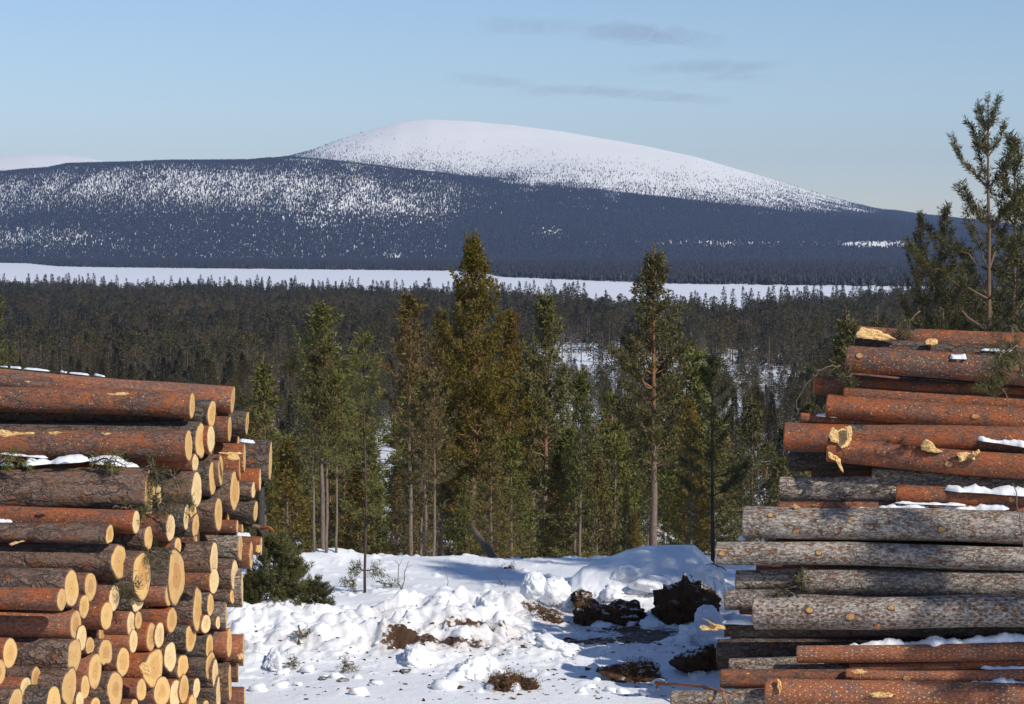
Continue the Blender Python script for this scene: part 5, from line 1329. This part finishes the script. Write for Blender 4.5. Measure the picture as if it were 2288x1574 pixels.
for i, a in enumerate([(1300, 1300, 60, 60), (1285, 1330, 55, 60), (1395, 1285, 56, 36), (1452, 1308, 90, 44), (1432, 1330, 52, 56), (1340, 1330, 60, 34), (1376, 1332, 36, 32), (1478, 1338, 60, 40), (1590, 1290, 62, 62), (1600, 1330, 50, 80), (1580, 1385, 60, 70), (1462, 1400, 40, 30), (1350, 1400, 60, 26), (1398, 1395, 60, 30)]):
    if i < 2: continue
    hp(a[0], a[1], min(26.1 + .12 * (i % 3), gd(a[1] + a[3] * .5) + .12), a[2], a[3], .34, SNOW, name='snow_lump', seed=30 + i, blocky=True, rough=.24, nu=44, nv=28, rot=(i * 37) % 30 - 15)
for i, a in enumerate([(1532, 1365, 140, 118), (1385, 1384, 120, 72), (1318, 1375, 66, 66), (1300, 1338, 44, 34), (1560, 1330, 60, 50)]):
    hp(a[0], a[1], [25.05, 24.85, 24.9, 25.6, 25.3][i], a[2], a[3], .5, SOIL, name='soil_clod', seed=60 + i, amp=.5, fr=3.6, nu=60, nv=40)
# root and heather fuzz on the torn soil
def fuzz(px, py, d, w, h, n, label, seed, mat=MOSS, ln=.10, bw=.006, parent=None, name='heather_tuft', up=.6, cat='heather'):
    rng = np.random.RandomState(seed); sc = d / F
    a = rng.rand(n) * 6.28; r = np.sqrt(rng.rand(n))
    B = np.stack([np.cos(a) * r * w * sc / 2, rng.uniform(-.18, .12, n), np.sin(a) * r * h * sc / 2], -1)
    Dd = np.stack([rng.normal(0, .7, n), rng.normal(-.3, .5, n), rng.normal(up, .5, n)], -1); Dd /= np.linalg.norm(Dd, axis=1)[:, None]
    C = blades(B, Dd, ln * rng.uniform(.5, 1.2, n), 3, bw, .35, rng)
    o = link(name, mesh(name, C[0], C[1], [mat], smooth=False), parent, label, cat if label else None)
    p = P(px, py, d); o.location = p if parent is None else p - parent.location
for i, a in enumerate([(1535, 1365, 125, 100, 700), (1380, 1388, 110, 50, 420), (1318, 1372, 60, 60, 260), (1215, 1385, 80, 50, 300), (1570, 1480, 60, 60, 260)]):
    fuzz(a[0], a[1], 24.8, a[2], a[3], a[4], None, 80 + i, parent=heap, name='torn_roots', ln=.13)

# chunks and clods in front -----------------------------------------------------
CH = [(1195, 1312, 56, 62, 'rounded white snow block left of the big heap'), (1240, 1325, 70, 64, 'snow block leaning against the left foot of the big heap'), (1270, 1352, 50, 50, 'pale snow block at the left foot of the big heap'),
 (1100, 1385, 60, 76, 'tall wedge of snow with blue shadow side in the middle of the bank'), (1132, 1398, 50, 40, 'snow block just right of the tall wedge'), (1190, 1412, 70, 40, 'dirty snow block under the left foot of the heap'),
 (1060, 1392, 40, 50, 'small snow block left of the tall wedge'), (1010, 1440, 120, 60, 'broad snow lump above the brown heather patch'), (1050, 1500, 80, 60, 'ragged white lump left of the lowest brown clod'),
 (1090, 1488, 50, 55, 'upright crusty snow lump beside the lowest brown clod'), (1260, 1460, 150, 50, 'broad flat snow slab with dirty edge in the foreground right of the middle'), (1345, 1478, 40, 40, 'small upright snow piece at the end of the broad slab'),
 (900, 1392, 60, 30, 'brown-flecked snow lump at the base of the forked twig'), (1560, 1430, 90, 60, 'snow lump beside the right pile in shade'), (1500, 1440, 70, 40, 'shaded snow lump below the dark soil hole'),
 (1555, 1515, 50, 30, 'little snow ball in the shade left of the short orange log end'), (640, 1430, 110, 60, 'smooth snow hump left of the middle bank'), (612, 1478, 36, 44, 'pointed little snow piece near the left pile'),
 (730, 1440, 60, 50, 'snow chunk right of the drooping pine twigs'), (960, 1420, 80, 30, 'long low snow lump in the middle bank'), (870, 1460, 60, 34, 'crumbly snow lump below the rotten stub'), (930, 1480, 70, 36, 'crumbly snow lump left of the brown heather patch'),
 (1130, 1450, 50, 36, 'snow crumb pile between wedge and slab'), (1210, 1440, 60, 36, 'snow lump with grey speckles behind the broad slab')]
rng0 = np.random.RandomState(4)
for i, (px, py, w, h, lb) in enumerate(CH):
    by = py + h * .35; d = CZ * F / (by - HOR) + .12
    if py < 1360 and px > 1180: d = 26.0
    lump(px, py, d, w, h, .25 + w * .0028, SNOW, lb, seed=i + 3, blocky=i > 2, amp=.3, rough=.30, nu=56, nv=36, rot=rng0.uniform(-18, 18))
CL = [(1425, 1503, 96, 58, 'angular dark brown soil block in the foreground left of the right pile', .16, SOIL), (1215, 1385, 70, 44, 'dark brown clod in the left foot of the big heap', .4, SOIL), (1572, 1485, 76, 64, 'black soil lump in the shade beside the right pile', .35, SOIL),
 (1130, 1528, 84, 50, 'lowest brown clod lying in front of the bank', .4, SOIL), (1185, 1535, 40, 34, 'small brown clod right of the lowest brown clod', .4, SOIL),
 (1045, 1446, 110, 34, 'long dark heather patch running down between snow lumps', .3, SOIL), (812, 1432, 34, 16, 'small dark soil spot left of the rotten stub', .35, SOIL), (878, 1472, 20, 14, 'small brown pebble-like clod in the middle bank', .3, SOIL),
 (905, 1502, 28, 14, 'brown clod at the lower edge of the middle bank', .35, SOIL), (970, 1478, 26, 16, 'small brown clod beside the heather patch', .35, SOIL), (720, 1518, 16, 9, 'tiny brown clod on the smooth snow in front', .3, SOIL), (762, 1522, 20, 10, 'second tiny brown clod on the smooth snow in front', .3, SOIL), (835, 1524, 24, 10, 'brown clod among crumbs right of the two tiny ones', .35, SOIL)]
for i, (px, py, w, h, lb, am, mt) in enumerate(CL):
    by = py + h * .4; d = CZ * F / (by - HOR) + .02
    cl = lump(px, py, d, w, h, .12 + w * .003, mt, lb, name='soil_clod', cat='soil clod', seed=i + 90, blocky=True, rough=.30, nu=64, nv=44)
    if w > 60: fuzz(px, py - h * .1, d - .05, w * .95, h * .9, int(w * 7), None, 160 + i, parent=cl, name='torn_roots', ln=.05, bw=.005, mat=MOSS)
for i, (px, py, w, h, n, lb, mt) in enumerate([(1045, 1440, 120, 30, 500, 'brown heather bristling from the long dark patch', MOSS), (1135, 1520, 90, 40, 380, 'brown heather stems on the lowest clod', MOSS), (1192, 1532, 40, 34, 120, 'tuft of dry stems beside the lowest clod', MOSS),
      (843, 1415, 34, 34, 160, 'mossy green and brown rotten stub leaning in the snow', MOSS), (776, 1490, 20, 14, 60, 'small mossy tuft on the smooth snow', MOSS), (1425, 1480, 60, 14, 70, 'dry grass fringe on the angular soil block', MOSS), (895, 1382, 30, 20, 70, 'dry grass tuft on the lump under the forked twig', MOSS)]):
    d = CZ * F / (py + h * .4 - HOR) - .02
    fuzz(px, py, d, w, h, n, lb, 120 + i, mat=mt, ln=.07, bw=.004)
# crumbs of soil and bark strewn on the snow
rng = np.random.RandomState(70); parts = []
for i in range(520):
    px = rng.uniform(560, 1600) if i % 3 else rng.normal(1250, 160); py = rng.uniform(1440, 1572) if i % 4 else rng.uniform(1390, 1480)
    d = CZ * F / (py - HOR); x = px2x(px, d); z = float(near_z(x, d)); s = rng.uniform(.006, .022) * (1 if i % 9 else 1.8)
    V = rng.normal(0, 1, (6, 3)); V /= np.linalg.norm(V, axis=1)[:, None]; V = V * [s * rng.uniform(1, 2.4), s, s * .6] + [x, d, z + s * .25]
    parts.append((V, np.array([(0, 1, 2), (0, 2, 3), (0, 3, 4), (0, 4, 1), (5, 2, 1), (5, 3, 2), (5, 4, 3), (5, 1, 4)])))
V, T, _ = cat_(parts); link('soil_crumbs', mesh('soil_crumbs', V, T, [CRUMB], smooth=False), label='crumbs of soil and bark strewn over the snow', cat='crumbs', kind='stuff')
parts = []
for i in range(170):
    px = rng.uniform(560, 1560); py = rng.uniform(1385, 1490) if i % 5 else rng.uniform(1500, 1560)
    d = CZ * F / (py - HOR); x = px2x(px, d); z = float(near_z(x, d)); s = rng.uniform(.010, .026) if i % 5 else rng.uniform(.03, .055) * (1 if i % 7 else 1.7)
    V, T = sphere(10, 8); V = poly(V, i, p=16, k=11, rough=.12) * [s * 1.3, s, s * .8] + [x, d, z + s * .1]; parts.append((V, T))
V, T, _ = cat_(parts); link('snow_crumbs', mesh('snow_crumbs', V, T, [SNOW]), label='small crumbs of broken snow along the bank', cat='crumbs', kind='stuff')

# twigs, sticks and saplings on the snow -----------------------------------------
def twig(pts, d, r, mat, label, seed=0, name='bare_twig'): return stick([(a, b, d + (c[0] if c else 0)) for a, b, *c in pts], r, mat, label, name=name, cat='twig', kink=.008, seed=seed)
e = link('bare_sapling', None, label='forked bare sapling rising from the snow bank left of the middle', cat='sapling'); e.location = P(870, 1378, gd(1380))
def sub(pts, r, nm):
    q = [np.array(P(a, b, gd(1380))) - np.array(e.location) for a, b in pts]; V, T = tube(q, np.linspace(r[0], r[1], len(q)), 6); link(nm, mesh(nm, V, T, [DSTICK]), e)
sub([(870, 1384), (876, 1355), (888, 1332), (897, 1318)], (.013, .008), 'stem')
sub([(897, 1318), (889, 1300), (891, 1262), (882, 1252)], (.007, .003), 'fork')
sub([(897, 1318), (903, 1300), (904, 1280), (913, 1255)], (.007, .003), 'fork')
sub([(891, 1266), (900, 1248)], (.003, .002), 'twiglet'); sub([(910, 1268), (922, 1262)], (.003, .002), 'twiglet')
twig([(872, 1382), (856, 1400), (845, 1420)], gd(1400), [.008, .006], STICK, 'reddish root running down from the forked bare sapling')
twig([(1125, 1312), (1102, 1280), (1080, 1262)], gd(1312), [.006, .002], DSTICK, 'thin bare twig leaning left on the snowfield')
twig([(1127, 1316), (1124, 1290), (1122, 1266)], gd(1316), [.005, .002], DSTICK, 'thin upright bare twig beside the leaning one on the snowfield')
twig([(999, 1312), (996, 1275)], gd(1312), [.005, .002], DSTICK, 'single thin upright twig in the middle of the snowfield')
twig([(1083, 1410), (1110, 1432), (1144, 1456)], gd(1440), [.008, .007, .006], DSTICK, 'dark stick leaning across the bank right of the tall snow wedge')
twig([(815, 1369), (824, 1378), (831, 1386)], gd(1390), [.018, .018, .016], STICK, 'short thick orange stick end in the hollow')
twig([(630, 1390), (655, 1388), (672, 1380), (685, 1369)], gd(1395), [.014, .018, .020], STICK, 'curved reddish root end among the green branches')
twig([(915, 1420), (935, 1405), (950, 1395)], gd(1425), [.004, .003], DSTICK, 'fine curved twig on the middle bank')
twig([(753, 1434), (770, 1443), (785, 1455)], gd(1460), [.012, .010], STICK, 'brown root stub left of the middle bank')
twig([(775, 1538), (800, 1542), (840, 1545)], gd(1545), [.010, .007, .004], STICK, 'flat brown stick lying on the smooth snow in front')
twig([(1375, 1325), (1440, 1330), (1500, 1335)], 26.0, [.004, .004], DSTICK, 'thin twig across the front of the big heap')
twig([(1530, 1290), (1527, 1280)], 26.2, [.008, .006], DSTICK, 'dark short stub poking from the snow cap')
twig([(1545, 1292), (1541, 1284)], 26.2, [.008, .006], DSTICK, 'second dark short stub poking from the snow cap')
twig([(1555, 1300), (1570, 1266), (1595, 1260), (1622, 1275)], 26.4, [.012, .014, .008], DSTICK, 'dark curved root at the right shoulder of the heap')
# leaning dead trunk behind the crest
q = [np.array(P(*p)) for p in ((1112, 1262, 31.5), (1088, 1225, 31.8), (1066, 1196, 32.2), (1052, 1172, 32.4))]
V, T = tube(q, [.055, .05, .045, .03], 9); link('leaning_trunk', mesh('leaning_trunk', V, T, [TRUNKF]), label='dead reddish trunk leaning left at the crest of the snowfield', cat='dead trunk')
bough('pine_bough', [(1118, 1275, 29.3), (1130, 1268, 29.3), (1145, 1268, 29.3)], 'small dark green sprig lying at the crest of the snowfield', dens=14, side=.06, seed=31)

def put(kind, px, py, w, h, label, cm=None, rot=0, tilt=0, cat='pine', name='pine_sapling', dz=-.03, doff=0):
    d = gd(py) + doff; x = px2x(px, d); H = h * d / F
    e = plant(K[kind], name, x, d, H, 1, rot=rot, label=label, cat=cat, z=float(near_z(x, d)) + dz, crown_mat=cm)
    base = {'sapling': .64, 'bush': 1.1}[kind] * H
    k = w * d / F / base; s = H / K[kind].H; e.scale = (s * k, s * k, s); e.rotation_euler = (0, tilt, rot)
    return e
put('sapling', 664, 1338, 62, 110, 'small pine sapling with open whorls on the snowfield beside the dark bush', rot=.6)
put('bush', 600, 1395, 150, 150, 'dark green bushy pine top lying beside the left log pile', tilt=.1, cm=NEED['bushmix'])
put('bush', 655, 1392, 110, 105, 'dark green pine branches right of the bushy pine top', rot=2, tilt=.2, cm=NEED['green'])
put('sapling', 710, 1385, 56, 110, 'upright pine shoot at the right end of the green branches', rot=1.0, cm=NEED['deep'])
put('bush', 700, 1390, 90, 70, 'low pine branches at the right end of the brushwood', rot=4, tilt=-.1)
put('bush', 560, 1398, 90, 60, 'dark low pine branches next to the left log pile', rot=3)
put('bush', 540, 1402, 80, 60, 'dark pine twigs close against the left log pile', rot=5)
put('sapling', 787, 1332, 26, 34, 'tiny pine seedling at the foot of the very thin young pine', rot=2.0)
for i, (a, lb) in enumerate([([(668, 1398), (672, 1420), (664, 1440), (660, 1455)], 'drooping pine twigs on the bank below the brushwood'), ([(690, 1405), (695, 1430), (700, 1452)], 'second drooping pine twig on the bank below the brushwood'),
     ([(688, 1475), (704, 1468), (725, 1455)], 'green pine twig lying on the bank left of the middle'), ([(560, 1410), (568, 1420), (575, 1428)], 'small green twig near the left pile'), ([(836, 1425), (846, 1412), (856, 1400)], 'greenish moss on the rotten stub'), ([(640, 1483), (650, 1483)], 'tiny green sprig on the snow near the left pile'), ([(768, 1450), (780, 1460), (790, 1452)], 'brown green twig at the foot of the bank'), ([(768, 1492), (778, 1488), (784, 1496)], 'tiny mossy sprig on the smooth snow')]):
    bough('pine_twig', [(x_, y_, gd(a[-1][1] + 12)) for x_, y_ in a], lb, dens=26 if i < 3 else 14, side=.09 if i < 3 else .05, seed=200 + i, mat=NEED['green'], cat='twig')
# low boughs of the lone thin pine
for i, (pts, lb) in enumerate([([(812, 1275), (795, 1268), (786, 1270)], 'left'), ([(812, 1272), (835, 1275), (848, 1270)], 'right')]):
    bough('pine_bough', [(x_, y_, 27.1) for x_, y_ in pts], 'low needle bough pointing %s from the very thin young pine' % lb, dens=24, side=.06, seed=230 + i, mat=NEED['green'])
for i, (pts, lb) in enumerate([([(790, 1298), (776, 1296)], 'left'), ([(840, 1300), (870, 1306), (880, 1302)], 'right')]):
    bough('pine_bough', [(x_, y_, 27.6) for x_, y_ in pts], 'pine twigs sprouting from the snow %s of the very thin young pine' % lb, dens=20, side=.06, seed=240 + i, mat=NEED['green'])

# ------------------------------------------------------------------ clouds: thin flat lenses of vapour far behind the fell
def cloud(parts_, label, seed):
    m = bpy.data.materials.get('cloud_vapour')
    if not m:
        m = bpy.data.materials.new('cloud_vapour'); m.use_nodes = True; t = m.node_tree
        t.nodes.remove(t.nodes['Principled BSDF']); pv = t.nodes.new('ShaderNodeVolumePrincipled')
        pv.inputs['Color'].default_value = (.50, .43, .56, 1); pv.inputs['Density'].default_value = .00015
        t.links.new(pv.outputs[0], t.nodes['Material Output'].inputs['Volume'])
    out = []
    D_ = 26000.
    for i, (px, py, w, h) in enumerate(parts_):
        V, T = sphere(40, 20); s = seed * 5 + i
        V = V * (1 + .30 * fbm(V[:, 0] * 2.2 + s, V[:, 1] * 1.2, V[:, 2] * 1.1, o=3, seed=s))[:, None]
        V[:, 2] = np.where(V[:, 2] < 0, V[:, 2] * .7, V[:, 2])
        c = np.array(P(px, py, D_ + i * 900)); k = D_ / F
        out.append((V * [w * k / 2, 1100, h * k / 2] + c, T))
    V, T, _ = cat_(out); c = V.mean(0)
    o = link('cloud', mesh('cloud', V - c, T, [m]), label=label, cat='cloud'); o.location = c
rc = np.random.RandomState(12)
def wisps(x0, y0, x1, y1, h, n):
    out = []
    for i in range(n):
        t = (i + .5) / n; e = math.sin(math.pi * t) ** .6
        out.append((x0 + (x1 - x0) * t + rc.normal(0, 6), y0 + (y1 - y0) * t + rc.normal(0, h * .12), (x1 - x0) / n * rc.uniform(1.9, 3.0), h * e * rc.uniform(.5, 1.05) + 2))
    return out
cloud(wisps(1310, 76, 1600, 96, 40, 7) + [(1420, 74, 160, 36)], 'largest mauve-grey cloud, lens-shaped, high above the fell', 1)
cloud(wisps(1095, 64, 1320, 60, 20, 6), 'flat thin cloud left of the largest cloud', 2)
cloud(wisps(1440, 150, 1740, 150, 20, 7) + wisps(1560, 170, 1720, 176, 10, 3), 'flat double cloud farthest right above the falling ridge', 3)
cloud(wisps(1180, 202, 1400, 206, 15, 5) + wisps(1340, 208, 1620, 228, 16, 6), 'long low cloud just above the right slope of the fell', 4)
cloud(wisps(1010, 175, 1180, 187, 12, 5), 'small faint cloud low above the fell summit', 5)
# ------------------------------------------------------------------ haze
def haze():
    x0, x1, y0, y1, z0, z1 = -9500, 9500, -80, 13400, LZ - 5.5, 520
    V = [(x, y, z) for z in (z0, z1) for y in (y0, y1) for x in (x0, x1)]
    Fc = [(0, 2, 3, 1), (4, 5, 7, 6), (0, 1, 5, 4), (2, 6, 7, 3), (0, 4, 6, 2), (1, 3, 7, 5)]
    m = bpy.data.materials.new('haze_air'); m.use_nodes = True; t = m.node_tree
    t.nodes.remove(t.nodes['Principled BSDF']); pv = t.nodes.new('ShaderNodeVolumePrincipled')
    pv.inputs['Color'].default_value = (.33, .52, 1.0, 1); pv.inputs['Density'].default_value = HAZE; pv.inputs['Anisotropy'].default_value = 0
    t.links.new(pv.outputs[0], t.nodes['Material Output'].inputs['Volume'])
    link('haze', mesh('haze', V, Fc, [m], smooth=False), kind='stuff')
haze()
